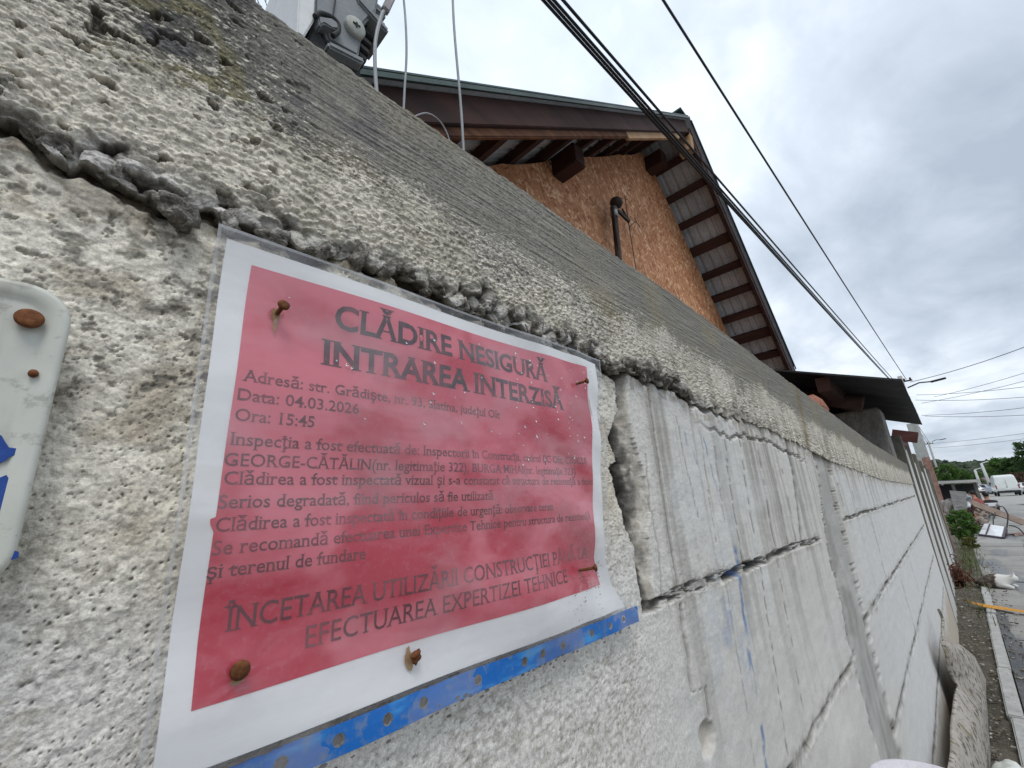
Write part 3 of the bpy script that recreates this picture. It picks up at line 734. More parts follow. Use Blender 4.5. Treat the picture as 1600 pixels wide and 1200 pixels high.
# dirt line gathered along the paper's lower edge and grit and painted shade in the holes
rnd = random.Random(5); n = 150
up = []; lo = []
for k in range(n + 1):
    x = .037 + k * (.300 - .037) / n; wv = .0010 * (1.5 - k / n) * rnd.uniform(.35, 1.1)
    z = -.0782 + .0004 * math.sin(x * 80); yy = float(nsheet(x, z)) - .00135
    up.append((x, yy, H + z + wv * .5)); lo.append((x, yy, H + z - wv * .6))
for k in range(n): dirt_shade.add([up[k], up[k + 1], lo[k + 1], lo[k]], [(3, 2, 1, 0)])
for k in range(90):
    x = rnd.uniform(.06, .342); z = -.0905 + rnd.gauss(0, .0018); r = rnd.uniform(.0002, .0009)
    dirt_shade.add([(x + r * 2.2 * math.cos(t), float(nsheet(x, z)) - .00125, H + z + r * math.sin(t)) for t in (0, .9, 1.9, 3, 4.2, 5.3)], [tuple(range(6))])
for k in range(120):
    x = rnd.gauss(.282, .016); z = -.052 + rnd.gauss(0, .012); r = rnd.uniform(.00015, .0006)
    if x > .312: continue
    dirt_shade.add([(x + r * math.cos(t), float(nsheet(x, z)) - .00125, H + z + r * math.sin(t)) for t in (0, .9, 1.9, 3, 4.2, 5.3)], [tuple(range(6))])
a = NT('grit_and_hole_shade'); f = a.noise(200, 4, .6); a.set('Base Color', a.ramp(f, [(.3, (.055, .045, .04)), (.7, (.17, .145, .125))])); a.set('Roughness', .9)
o = dirt_shade.build('grit_and_hole_shade', a.m, sl_); o['kind'] = 'stuff'
# droplets of condensation
mb = MB(); rnd = random.Random(11)
for k in range(85):
    x, z = (rnd.uniform(.22, .318), rnd.uniform(.03, .115)) if k < 60 else (rnd.uniform(.06, .24), rnd.uniform(.05, .115))
    r = rnd.uniform(.0004, .0010)
    mb.lathe([(r, 0), (r * .8, r * .45), (r * .35, r * .65)], (x, float(nsheet(x, z)) - .0012, z + H), (0, -1, 0), 10)
a = NT('water_drop'); a.set('Base Color', (1, 1, 1)); a.set('Transmission Weight', 1.0); a.set('Roughness', .02); a.set('IOR', 1.33)
o = mb.build('water_droplets', a.m, sl_, True); o['kind'] = 'stuff'

# --- nails
M_rust = M_rough('rusty_iron', (.10, .035, .015), (.24, .095, .035), 420, .8, .5, .0006, 3, .2)
M_rustst = M_rough('rust_stain', (.30, .15, .05), (.42, .27, .10), 300, .9, .2, .0005)
def nail(px, py, r, tilt, label, out=.010, group='rusty nails pinning the notice'):
    p = ony(px, py, NY - out); d = Vector(tilt).normalized()         # d points out of the wall
    t = empty('rusty_nail', (p.x, p.y, p.z), label, 'nail', group)
    MB().lathe([(r * .75, -.0006), (r, 0), (r * .98, .0007), (r * .6, .0013), (r * .2, .0015)], p, d, 18).build('nail_head', M_rust, t, True)
    MB().tube([p - d * .0003, p - d * (out + .014)], [r * .42, r * .36], 10).build('shank', M_rust, t, True)
    return t
nail(443, 477, .0027, (.05, -1, .25), 'rusty nail with a stain at the top left corner of the red notice', .006)
nail(917, 595, .0027, (.35, -1, .12), 'rusty nail at the top right corner of the red notice', .009)
nail(930, 887, .0027, (.45, -1, .15), 'rusty nail sticking out at the bottom right of the red notice', .010)
nail(375, 1047, .0034, (-.1, -1, -.1), 'broad headed rusty nail at the bottom left of the red notice', .004)
def stain(px, py, w_, h_, seed, name='rust_stain', lab=None):
    p = ony(px, py, NY); rnd = random.Random(seed)
    pts = []
    for k in range(18):
        t = 2 * math.pi * k / 18; q = rnd.uniform(.6, 1.1); x = p.x + w_ * q * math.cos(t); z = p.z + h_ * q * math.sin(t)
        pts.append((x, float(nsheet(x, z - H)) - .00115, z))
    return MB().add(pts, [tuple(range(18))]).build(name, M_rustst, sl_)
stain(432, 490, .0026, .0034, 1); stain(640, 1030, .0026, .0055, 2); stain(369, 1058, .0026, .0026, 3); stain(921, 636, .0007, .011, 4); stain(431, 506, .0009, .006, 5)
t = tag(MB().lump(ony(650, 1026, NY - .002), .0024, 4, 3, .5, (1.1, .5, 1.2)).build('rusty_nail', M_rust, None, True), 'crumbled stub of a rusted nail in the white lower margin of the notice', 'nail', 'rusty nails pinning the notice')

# ================================================================== NUMBER PLATE at the left edge
plate = empty('house_plate', (-.03, D - .006, H + .03), 'off white enamelled plate with rounded corners and chipped blue paint at left', 'plate')
a = NT('aged_enamel'); f = a.noise(40, 5, .6); g = a.noise(22, 4, .6, a.map((3, 1, .4)))
cc = a.ramp(f, [(.3, (.55, .56, .50)), (.7, (.66, .67, .61))]); cc = a.mix(a.math('MULTIPLY', a.step(g, .50, .68), .6), cc, (.34, .31, .25)); cc = a.mix(a.math('MULTIPLY', a.step(a.noise(130, 5, .7), .55, .68), .5), cc, (.25, .235, .20))
a.set('Base Color', cc); a.set('Roughness', .35); a.bump(f, .1, .002); M_enamel = a.m
def rrect(x0, x1, z0, z1, r, n=8):
    pts = []
    for cx, cz, a0 in ((x1 - r, z1 - r, 0), (x0 + r, z1 - r, 90), (x0 + r, z0 + r, 180), (x1 - r, z0 + r, 270)):
        pts += [(cx + r * math.cos(RAD(a0 + 90 * k / n)), cz + r * math.sin(RAD(a0 + 90 * k / n))) for k in range(n + 1)]
    return pts
def ringmesh(loops):                        # loops of equal length, bridged, last one capped
    vs = [p for l in loops for p in l]; n = len(loops[0]); fs = []
    for i in range(len(loops) - 1): fs += [(i * n + k, i * n + (k + 1) % n, (i + 1) * n + (k + 1) % n, (i + 1) * n + k) for k in range(n)]
    fs.append(tuple(range((len(loops) - 1) * n, len(loops) * n))); return MB().add(vs, fs)
px0, px1, pz0, pz1 = -.12, -.0043, -.0135, .0838
lp = []
for ins, y in ((0, .0035), (0, 0), (.0007, -.0010), (.0018, -.0013), (.0050, -.0006), (.0062, .0003), (.0075, .0004)):
    lp.append([(x, D - .0065 + y, z + H) for x, z in rrect(px0 + ins, px1 - ins, pz0 + ins, pz1 - ins, max(.0125 - ins, .003))])
ringmesh(lp).build('enamel_panel', M_enamel, plate, True)
# blue numeral edges, cracked: seen only by their right ends
M_bp = M_rough('blue_enamel_paint', (.012, .05, .27), (.03, .09, .36), 150, .35, .2, .001)
mb = MB(); rnd = random.Random(8)
def blob(pts):
    v = [tuple(ony(x, y, D - .0069)) for x, y in pts]; mb.prism(v, (0, .0003, 0))
blob([(-60, 675), (2, 680), (8, 690), (14, 699), (37, 702), (36, 708), (16, 713), (8, 720), (-6, 726), (-60, 720)])
blob([(-60, 740), (-5, 748), (10, 742), (18, 754), (24, 765), (16, 778), (22, 788), (12, 800), (0, 812), (-6, 830), (-60, 835)])
blob([(10, 850), (16, 848), (20, 860), (30, 862), (28, 872), (18, 875), (12, 864)])
mb.build('painted_numeral', M_bp, plate)
p = ony(46, 497, D - .0085)
sc_o = empty('rusty_screw', tuple(p), 'flat rusty screw holding the corner of the enamelled plate', 'screw')
MB().lathe([(.0034, -.001), (.0036, 0), (.0034, .0006), (.0016, .0009), (.0003, .0009)], p, (.1, -1, .35), 20).build('screw_head', M_rust, sc_o, True)
MB().tube([p, p + Vector((0, .02, 0))], .0012, 8).build('shank', M_rust, sc_o)
p = ony(52, 583, D - .0079)
t = empty('small_rivet', tuple(p), 'small rusted rivet on the face of the enamelled plate', 'rivet')
MB().lathe([(.0013, -.001), (.0012, .0004), (.0005, .0008)], p, (0, -1, 0), 14).build('rivet_head', M_rust, t, True)

# ================================================================== HOUSE BEHIND THE WALL
Y0, Y1 = 1.10, 1.65
AX, AZ = 4.33, H + 4.12                    # apex of the roof
SL, SR = .694, 1.085                       # slopes of the two roof sides
house = empty('house', (3.5, Y1, 0), 'house with an orange chipboard gable under a dark timber and metal roof', 'house')
a = NT('chipboard')
def strands(rot, sc, seed):
    v = a.map((sc, sc, sc * .17), (0, 0, 0), (seed, seed * .7, seed * 1.3), a.map((1, 1, 1), (0, rot, 0))); return a.vor(1, v, 'F1', 1)
cs = []
for i, (r_, s_) in enumerate(((.55, 34), (-.75, 38), (1.45, 30), (.05, 36))):
    sv = a.n('ShaderNodeSeparateColor'); a.l(strands(r_, s_, i * 3.7), sv.inputs[0]); cs.append(sv.outputs[0])
s01 = a.mix(a.step(a.noise(9, 4, .6), .45, .55), (0, 0, 0), (1, 1, 1))
def pick(p, q, off): 
    n = a.n('ShaderNodeMix'); a.l(a.step(a.noise(17, 3, .6, a.map((1, 1, 1), (0, 0, 0), (off, off, off))), .47, .53), n.inputs[0]); a.l(p, n.inputs[2]); a.l(q, n.inputs[3]); return n.outputs[0]
mm = pick(pick(cs[0], cs[1], 3.1), pick(cs[2], cs[3], 7.7), 12.3)
cc = a.ramp(mm, [(.0, (.25, .09, .036)), (.3, (.46, .195, .085)), (.7, (.56, .265, .13)), (1.0, (.82, .53, .33))])
big = a.noise(1.4, 4, .6); cc = a.mix(a.math('MULTIPLY', a.step(big, .5, .75), .45), cc, (.40, .185, .085))
a.set('Base Color', cc); a.set('Roughness', .75); a.bump(mm, .25, .01); M_osb = a.m
def roofz(x): return AZ - (AX - x) * SL if x < AX else AZ - (x - AX) * SR
XL, XR = -2.2, 6.55
gx = list(np.linspace(XL + .3, AX, 60)) + list(np.linspace(AX, XR - .12, 50))[1:]
rnd = random.Random(2)
top = [(x, Y1, roofz(x) - .075 - .03 * abs(math.sin(x * 5.3)) * rnd.random()) for x in gx]
MB().prism([(XL + .3, Y1, -.15)] + top + [(XR - .12, Y1, -.15)], (0, .12, 0)).build('gable_wall', M_osb, house)
MB().box((XR - .2, Y1 + 2.0, 1.2), (.16, 3.75, 2.4)).box((XL + .4, Y1 + 2.0, .8), (.16, 3.75, 1.6)).box(((XL + XR) / 2, Y1 + 3.9, 1.0), (XR - XL - .5, .12, 2)).build('side_wall', M_rough('grey_render', (.3, .29, .27), (.42, .4, .38), 4), house)
# panel seam
MB().bar((2.919 * 1.65, Y1 - .006, H + 1.75), (2.93 * 1.65, Y1 - .006, H + .2), .012, .006).build('panel_seam', M_rough('dark_gap', (.03, .02, .015), (.06, .04, .03), 20), house)
M_sheet = M_rough('galvanised_sheet', (.42, .45, .49), (.60, .63, .67), 3, .5, .15, .01, 10, .0, (1, 1, 1), (.28, .27, .27))
M_green = M_rough('green_coated_metal', (.035, .055, .052), (.075, .11, .10), 5, .4, .1, .01, 10, .3)
def corrug(name, side, y0, y1, mat):
    pitch = .105; prof = []; y = y0
    while y < y1:
        prof += [(y, 0), (y + pitch * .55, 0), (y + pitch * .64, .022), (y + pitch * .9, .022)]; y += pitch
    xe = XL if side < 0 else XR + .14
    mb = MB(); vs = []; n = len(prof); st = 12
    for k in range(st + 1):
        x = AX + (xe - AX) * k / st
        vs += [(x, yy, roofz(x) + zz_ + .004 * math.sin(k * 2.1 + side)) for yy, zz_ in prof]
    fs = [(k * n + i, k * n + i + 1, (k + 1) * n + i + 1, (k + 1) * n + i) for k in range(st) for i in range(n - 1)]
    return mb.add(vs, fs).build(name, mat, house)
corrug('roof_sheet', -1, Y0, 5.4, M_sheet); corrug('roof_sheet', 1, Y0, 5.4, M_sheet)
M_dark = M_wood('old_brown_timber', (.040, .020, .016), (.085, .038, .030), 1, 10)
M_board = M_wood('weathered_board', (.030, .016, .014), (.075, .034, .028), 0, 10)
M_pale = M_wood('pale_split_timber', (.34, .20, .10), (.50, .33, .19), 0, 12)
def rake(x, dz, y): return Vector((x, y, roofz(x) + dz))
for xa, xb in ((AX - .02, XL), (AX + .02, XR + .1)):          # barge boards and green verge flashing
    up_ = (0, 0, 1)
    MB().bar(rake(xa, -.09, Y0 + .05), rake(xb, -.09, Y0 + .05), .035, .14, up_).build('barge_board', M_board, house, bevel=.004)
    MB().bar(rake(xa, -.006, Y0 - .012), rake(xb, -.006, Y0 - .012), .012, .020, up_).bar(rake(xa, .030, Y0 + .07), rake(xb, .030, Y0 + .07), .15, .008, up_).build('verge_trim', M_green, house)
MB().bar(rake(AX - .3, -.195, Y0 + .07), rake(AX - 1.6, -.195, Y0 + .07), .03, .085).build('edge_strip', M_pale, house, bevel=.006)
MB().bar(rake(AX - 1.5, -.19, Y0 + .072), rake(.3, -.19, Y0 + .072), .03, .06).build('edge_strip', M_wood('rusty_brown_strip', (.05, .022, .016), (.26, .115, .055), 0, 18), house, bevel=.006)
MB().box((AX + .03, Y0 + .10, AZ - .30), (.09, .14, .26), Matrix.Rotation(.2, 3, 'Y')).build('ridge_block', M_pale, house, bevel=.006)
MB().bar((AX, Y0 + .02, AZ + .05), (AX, 5.3, AZ + .05), .30, .02).build('ridge_cap', M_green, house)
Ln = math.hypot(1, SR)
k = 0
x = AX + .20
rnd = random.Random(4)
while x < XR + .1:                                            # battens under the right slope
    th = math.atan(SR)
    MB().box((x, (Y0 + .07 + 5.2) / 2, roofz(x) - .052), (.085 + .03 * (k % 4 == 3), 5.2 - Y0 - .07, .075), Matrix.Rotation(th, 3, 'Y')).build('batten', M_dark, house)
    if k in (4, 8): MB().box((x + .02, Y0 + .085, roofz(x) - .055), (.09, .05, .07), Matrix.Rotation(th, 3, 'Y')).build('batten_end', M_pale, house)
    x += .225 if k > 3 else .245; k += 1
x = AX - .22; k = 0
while x > .2:
    th = -math.atan(SL)
    MB().box((x, (Y0 + .07 + 5.2) / 2, roofz(x) - .04), (.09, 5.2 - Y0 - .07, .055), Matrix.Rotation(th, 3, 'Y')).build('batten', M_dark, house)
    x -= .37; k += 1
for xx in (2.44, .45): MB().box((xx, 3.35, roofz(xx) - .19), (.14, 3.84, .18)).build('purlin', M_dark, house, bevel=.01)
MB().box((AX, 3.35, AZ - .30), (.14, 3.8, .18)).build('ridge_beam', M_dark, house)

# service mast on the gable
q = ony(963, 312, 1.52); b_ = ony(966, 420, 1.52)
mast = empty('service_mast', (b_.x, b_.y, b_.z), 'dark steel cable mast with a hooked head standing against the chipboard gable', 'mast')
M_dk = M_rough('dark_painted_steel', (.025, .018, .015), (.06, .038, .03), 20, .6, .2, .004)
MB().tube([(b_.x, 1.56, b_.z - 1.2), (q.x, 1.56, q.z - .12)], .027, 12).build('pipe', M_dk, mast, True)
MB().tube([(q.x - .0, 1.56, q.z - .16), (q.x, 1.56, q.z - .06)], .034, 12).build('collar', M_rough('dull_aluminium', (.3, .3, .3), (.45, .45, .46), 20, .4, .1, .002, 8, .7), mast, True)
MB().lathe([(.03, 0), (.055, .03), (.06, .06), (.045, .085), (.02, .095)], (q.x + .01, 1.55, q.z - .06), (.25, -.3, 1), 14).build('cable_head', M_dk, mast, True)
MB().bar((q.x + .02, 1.53, q.z - .10), (q.x + .15, 1.50, q.z - .17), .02, .03).bar((q.x + .09, 1.52, q.z - .05), (q.x + .14, 1.50, q.z - .17), .012, .012).build('bracket', M_dk, mast)
MB().tube([(q.x - .04, 1.55, q.z - .08), (q.x - .052, 1.54, q.z - .3), (q.x - .045, 1.55, q.z - .6), (q.x - .04, 1.55, q.z - 1.6)], .013, 8).build('feed_cable', M_dk, mast, True)
gw = ony(976, 305, 1.6)
MB().tube([(gw.x, 1.6, gw.z), (gw.x + .01, 1.61, gw.z - .4), (gw.x + .005, 1.61, gw.z - 1.2)], .004, 5).tube([(gw.x, 1.6, gw.z - .36), (gw.x + .09, 1.57, gw.z - .27), (gw.x + .18, 1.58, gw.z - .29)], .004, 5).build('loose_wire', M_dk, mast)

# ================================================================== GREY HOUSING and wires behind the wall, upper left
def pz(y, pts): return [ony(px, py, y) for px, py in pts]
hous = empty('cable_housing', tuple(ony(540, 70, .52)), 'weathered grey plastic cable housing with a round screw cap above the wall', 'housing')
M_gp = M_rough('weathered_grey_plastic', (.20, .22, .235), (.29, .31, .325), 30, .55, .15, .003, 8)
M_gd = M_rough('dark_rubber', (.018, .02, .022), (.045, .047, .05), 30, .7, .3, .003)
M_wh = M_rough('lit_white_plastic', (.70, .72, .72), (.80, .81, .82), 20, .45, .1, .003, 8, 0, (1, 1, 1), (.55, .56, .56))  # white paints in the light on the grey housing's side face
MB().prism(pz(.50, [(497, -160), (606, -160), (592, 0), (588, 18), (570, 36), (561, 88), (513, 62), (506, 40), (491, 22)]), (0, .09, 0)).build('shell', M_gp, hous, bevel=.004)
MB().prism(pz(.495, [(471, -120), (497, -120), (491, 32), (475, 58), (464, 50)]), (.0, .16, 0)).build('lit_side_face', M_wh, hous, bevel=.002)
MB().prism(pz(.488, [(514, 62), (570, 90), (570, 98), (566, 98), (513, 71)]), (0, .10, 0)).build('flange', M_gp, hous, bevel=.003)
MB().prism(pz(.505, [(513, 72), (564, 98), (566, 150), (500, 150), (480, 60), (492, 30)]), (0, .075, 0)).build('base_block', M_gd, hous, bevel=.003)
mb = MB()
for k in range(5):
    a_ = ony(583 - k * 4.0, 38 + k * 11.5, .51); mb.box((a_.x - .008, .55, a_.z), (.034, .075, .0115), Matrix.Rotation(.15, 3, 'Y'))
mb.build('cooling_ribs', M_gd, hous, bevel=.002)
mb = MB()
for k in range(4):
    a_ = ony(590 + (k % 2) * 4, 2 + k * 8.5, .505); mb.box((a_.x, .545, a_.z), (.03, .07, .012))
mb.box(tuple(ony(582, 26, .50) + Vector((0, .03, 0))), (.06, .07, .012), Matrix.Rotation(.35, 3, 'Y'))
mb.build('latch_lugs', M_gp, hous, bevel=.003)
cp = ony(554, 44, .497)
MB().lathe([(.0165, -.01), (.0165, .004), (.0145, .0065), (.003, .0065)], cp, (0, -1, -.1), 28).build('screw_cap', M_rough('pale_plastic', (.40, .42, .39), (.50, .52, .48), 60, .5), hous, True)
MB().bar(cp + Vector((-.006, -.0072, 0)), cp + Vector((.006, -.0072, .001)), .002, .002).bar(cp + Vector((0, -.0072, -.005)), cp + Vector((0, -.0072, .005)), .002, .002).build('cap_slot', M_gd, hous)
pa = [ony(px, py, .492) for px, py in ((492, 26), (500, 21), (512, 24), (522, 30), (529, 40), (528, 50), (520, 56))]
MB().tube(smooth(pa), .0038, 8).build('hose', M_gd, hous, True)
MB().prism(pz(.490, [(497, 24), (518, 27), (530, 36), (534, 46), (520, 44), (508, 36), (500, 40)]), (0, .02, 0)).build('hood', M_gp, hous, bevel=.002)
MB().tube([ony(519, -60, .496), ony(524, 0, .496), ony(520, 26, .496)], .0012, 6).build('scratch_seam', M_gd, hous)
t_ = ony(530, 110, .54); MB().tube([(t_.x, .55, 1.0), (t_.x, .55, t_.z + .03)], .03, 12).build('support_tube', M_dk, hous, True)
# thin grey rod and bare twigs
p0, p1 = ony(440, 60, .9), ony(440, -120, .9)
tag(MB().tube([(p0.x, .9, 0), (p0.x, .9, p1.z)], .0105, 10).build('steel_rod', M_rough('galvanised_rod', (.22, .25, .28), (.34, .37, .40), 20, .45, .1, .002, 8, .5), None, True), 'thin grey upright steel rod left of the grey housing', 'rod')
mb = MB(); rnd = random.Random(6); bs = ony(455, 90, 1.0)
for k in range(34):
    p = Vector((bs.x + rnd.uniform(-.16, .08), 1.0 + rnd.uniform(-.1, .1), bs.z - .1)); pts = [p.copy()]; dr = Vector((rnd.uniform(-.4, .4), rnd.uniform(-.2, .2), 1))
    for j in range(7):
        dr += Vector((rnd.uniform(-.25, .25), rnd.uniform(-.2, .2), 0)); p = p + dr.normalized() * .05; pts.append(p.copy())
        if rnd.random() < .6: mb.tube([p, p + Vector((rnd.uniform(-.06, .06), 0, rnd.uniform(.01, .06)))], .0008, 4)
    mb.tube(pts, [.0018 - j * .0002 for j in range(8)], 4)
twg = empty('bare_shrub', (bs.x, 1.0, 0), 'bare thin twigs of a shrub showing over the wall beside the rod', 'shrub')
mb.build('twigs', M_rough('twig_bark', (.10, .08, .06), (.18, .15, .12), 20), twg)
MB().tube([(bs.x - .04, 1, 0), (bs.x - .05, 1, .9), (bs.x - .03, 1, bs.z - .06)], [.02, .014, .006], 8).build('stem', M_rough('twig_bark_dark', (.10, .08, .06), (.18, .15, .12), 20), twg)
M_gw = M_rough('grey_cable', (.26, .28, .30), (.36, .38, .40), 40, .45, .05, .001)
M_bw = M_rough('black_cable', (.012, .013, .016), (.03, .03, .035), 30, .5, .1, .002)
WG = 'loose cables hanging behind the wall'
cab = empty('hanging_cable', tuple(ony(588, 150, .42)), 'thick grey cable with a pale plug hanging beside the grey housing', 'cable', WG)
MB().tube(smooth(pz(.42, [(640, -180), (612, -10), (597, 22), (587, 62), (586, 105), (589, 150)])), .0026, 8).build('cable', M_gw, cab, True)
MB().bar(ony(618, -18, .42), ony(601, 18, .42), .011, .011).build('plug', M_rough('pinkish_plug', (.34, .32, .33), (.45, .43, .43), 30), cab, bevel=.002)
def hang(pts, y, r, lab, mat):
    t = empty('hanging_cable', tuple(ony(*pts[-1], y)), lab, 'cable', WG)
    MB().tube(smooth(pz(y, pts)), r, 7).build('cable', mat, t, True)
hang([(612, -200), (629, -20), (634, 40), (635, 90), (632, 140), (630, 185)], .46, .0019, 'thin straight cable in the middle of the three hanging over the wall', M_gw)
hang([(700, -200), (707, -10), (710, 50), (716, 120), (721, 180), (725, 250)], .50, .0026, 'black cable hanging to the wall top in front of the eaves', M_gw)
hang([(640, 188), (652, 180), (668, 177), (684, 186), (696, 203), (706, 230)], .40, .0010, 'short thin wire looping up over the wall top', M_gw)

# ================================================================== LEAN-TO SHED ROOF, pier and brick
shed = empty('shed', (4.3, 1.2, 0), 'low shed with a dark sheet roof jutting over the far end of the wall', 'shed')
M_tar = M_rough('black_roof_sheet', (.022, .024, .028), (.05, .052, .058), 3, .6, .15, .01, 10, 0, (.4, 1, 1))
za, zb_ = H + .575, H + 1.08
mb = MB(); n = 14; vs = []
for k in range(n + 1):
    for j in range(25):
        x = 3.25 + (5.82 - 3.25) * k / n; y = .05 + 1.35 * j / 24
        vs.append((x, y, za + (zb_ - za) * j / 24 + .014 * math.sin(x * 2 * math.pi / .18 * .5) + .010 * math.sin(x * 3)))
vs2 = [(x, y, z + .012) for x, y, z in vs]; m_ = 25
fs = [(k * m_ + j, (k + 1) * m_ + j, (k + 1) * m_ + j + 1, k * m_ + j + 1) for k in range(n) for j in range(m_ - 1)]
N = len(vs); fs2 = [tuple(i + N for i in f[::-1]) for f in fs]
rim = [(k * m_, (k + 1) * m_, (k + 1) * m_ + N, k * m_ + N) for k in range(n)] + [(n * m_ + j, n * m_ + j + 1, n * m_ + j + 1 + N, n * m_ + j + N) for j in range(m_ - 1)] + [(j + 1, j, j + N, j + 1 + N) for j in range(m_ - 1)]
mb.add(vs + vs2, fs + fs2 + rim).build('roof_sheet', M_tar, shed)
MB().bar((3.3, .42, H + .655), (5.7, .42, H + .655), .07, .09).build('eaves_beam', M_dark, shed)
MB().tube([(3.9, .62, H + .71), (3.9, .30, H + .585)], .055, 14).build('log_rafter', M_wood('dark_log', (.05, .03, .025), (.11, .07, .055), 1, 14), shed, True)
MB().box((4.5, 1.38, 1.2), (2.5, .08, 2.5)).box((5.72, .85, 1.05), (.08, 1.0, 2.1)).build('shed_wall', M_rough('dark_boards', (.06, .05, .045), (.11, .09, .08), 5), shed)
pier = empty('concrete_pier', (4.2, .42, 0), 'rough grey concrete pier under the dark shed roof at the wall end', 'pier')
MB().box((4.18, .385, (H + .56) / 2), (.34, .31, H + .56)).build('pier_shaft', M_rough('pier_concrete', (.17, .165, .15), (.36, .35, .325), 22, .9, .9, .012, 5, 0, (1, 1, .5)), pier, bevel=.012)
MB().box((3.86, .52, (H + .40) / 2), (.28, .22, H + .40)).build('pier_plinth', M_rough('pier_concrete_shaded', (.11, .105, .10), (.19, .18, .17), 10, .9, .4), pier, bevel=.01)  # darker copy of the pier concrete paints in the shaded side
b0 = onz(1290, 643, H + .262)
M_brick = M_rough('red_brick', (.26, .10, .065), (.40, .19, .13), 22, .9, .5, .006, 5)
tag(MB().lump((b0.x, b0.y + .03, H + .275), .055, 3, 2, .18, (1.6, .8, .95)).build('broken_brick', M_brick, None), 'broken red brick lying on top of the wall under the shed roof', 'brick')

# ================================================================== FENCE beyond the wall
fence = empty('panel_fence', (8, D, 0), 'leaning fence of pale ribbed sheets and grey posts beyond the wall end', 'fence')
M_fp = M_rough('pale_fibre_sheet', (.52, .52, .50), (.68, .68, .665), 4, .85, .3, .006, 6, 0, (3, 3, .25), (.22, .22, .19))
M_po = M_rough('mossy_grey_post', (.11, .105, .085), (.22, .21, .18), 7, .9, .4, .008, 5, 0, (1, 1, .4))
def ftop(x): return H + float(np.interp(x, [4.7, 5.3, 8, 12], [.40, .385, .31, .235]))
bx = [5.03, 6.0, 7.1, 8.4, 9.7, 10.9]
for i, x in enumerate(bx):
    MB().box((x, D + .050, ftop(x) / 2 - .03), (.13, .10, ftop(x) + .14), Matrix.Rotation(.012, 3, 'X')).build('post', M_po, fence, bevel=.008)
for i in range(len(bx) - 1):
    xa, xb = bx[i] + .05, bx[i + 1] - .05; n = 40; vs = []
    for k in range(n + 1):
        x = xa + (xb - xa) * k / n; y = D + .012 + .0035 * math.sin((x - xa) / .25 * 2 * math.pi) + .004 * ((i * 5) % 3)
        zt = ftop(x) - .03 - .05 * ((i * 7) % 3) + .012 * math.sin(x * 23)
        vs += [(x, y, -.08), (x, y, zt), (x, y + .008, zt), (x, y + .008, -.08)]
    fs = [(k * 4 + j, k * 4 + (j + 1) % 4, (k + 1) * 4 + (j + 1) % 4, (k + 1) * 4 + j) for k in range(n) for j in range(4)]
    MB().add(vs, fs).build('panel', M_fp, fence)
MB().box((11.35, D + .01, .55), (.75, .02, 1.3)).build('rusty_sheet', M_rough('rusted_sheet', (.18, .10, .07), (.33, .22, .17), 5, .85, .2, .006, 6, 0, (2, 2, .5)), fence)
MB().bar((5.05, D + .05, H + .02), (10.9, D + .05, H - .05), .05, .07).bar((5.05, D + .05, .5), (10.9, D + .05, .5), .05, .07).build('rail', M_po, fence)
# unfinished timber frame and posts just behind the fence
def two(px0, py0, px1, py1, x): return onx(px0, py0, x), onx(px1, py1, x)
p, q = onx(1434, 662, 24), onx(1444, 724, 24)
tag(MB().bar((q.x, q.y, -.3), (q.x, q.y, p.z + .03), .34, .30, (0, 1, 0)).build('grey_post', M_rough('pale_post', (.36, .38, .36), (.50, .52, .50), 8), None, bevel=.01), 'pale grey square post standing behind the fence under the shed eaves', 'post')
p, q = onx(1394, 679, 14), onx(1434, 684, 14)
fr_ = empty('timber_frame', (p.x, p.y, 0), 'dark red timber beam on a thin stud behind the fence top', 'frame')
MB().bar(p, q, .24, .24).build('beam', M_wood('dark_red_timber', (.06, .018, .016), (.11, .04, .035), 1, 12), fr_)
st = onx(1413, 690, 14); MB().bar((st.x, st.y, 0), (st.x, st.y, st.z + .2), .12, .12, (0, 1, 0)).build('stud', M_rough('faded_red_stud', (.22, .13, .12), (.33, .22, .20), 12), fr_)
p = onx(1453, 714, 22)
tag(MB().box((p.x, p.y + .12, p.z / 2), (.22, .22, p.z)).build('brick_pier', M_rough('worn_brick', (.26, .13, .10), (.42, .27, .22), 10, .9, .5, .01), None, bevel=.015), 'worn reddish brick pier rising past the end of the fence', 'pier')

# ================================================================== POWER LINES
P1 = onx(1405.5, 588, 34.5); PX, PY = P1.x, P1.y
P2 = onx(1450, 690, 90)
M_pole = M_rough('concrete_pole', (.33, .32, .31), (.46, .45, .43), 6, .9, .3, .01)
def pole(x, y, ztop, lab, arms, grp='concrete power poles along the street'):
    t = empty('power_pole', (x, y, 0), lab, 'pole', grp)
    MB().tube([(x, y, -.2), (x, y, ztop)], [.17, .11], 10).build('shaft', M_pole, t, True)
    MB().bar((x, y - .5, ztop - .35), (x, y + .5, ztop - .35), .08, .08).build('crossarm', M_dk, t)
    for dy in (-.42, -.15, .15, .42): MB().lathe([(.03, 0), (.05, .03), (.05, .10), (.02, .14)], (x, y + dy, ztop - .31), (0, 0, 1), 8).build('insulator', M_dk, t)
    for a0, a1 in arms:
        MB().tube([a0, (a0 + a1) / 2 + Vector((0, 0, .12)), a1], .04, 6).build('lamp_arm', M_dk, t)
        dd = (a1 - a0).normalized(); l_ = MB().bar(a1 - dd * .1, a1 + dd * .6, .20, .10).build('lamp_head', M_dk, t, bevel=.03)
    return t
pole(PX, PY, P1.z, 'nearest concrete power pole rising behind the dark shed roof', [(onx(1418, 606, 34.5), onx(1457, 596, 34.5))])
pole(P2.x, P2.y, P2.z, 'second concrete power pole farther down the street past the fence', [(onx(1456, 690, 90), onx(1470, 687, 90))])
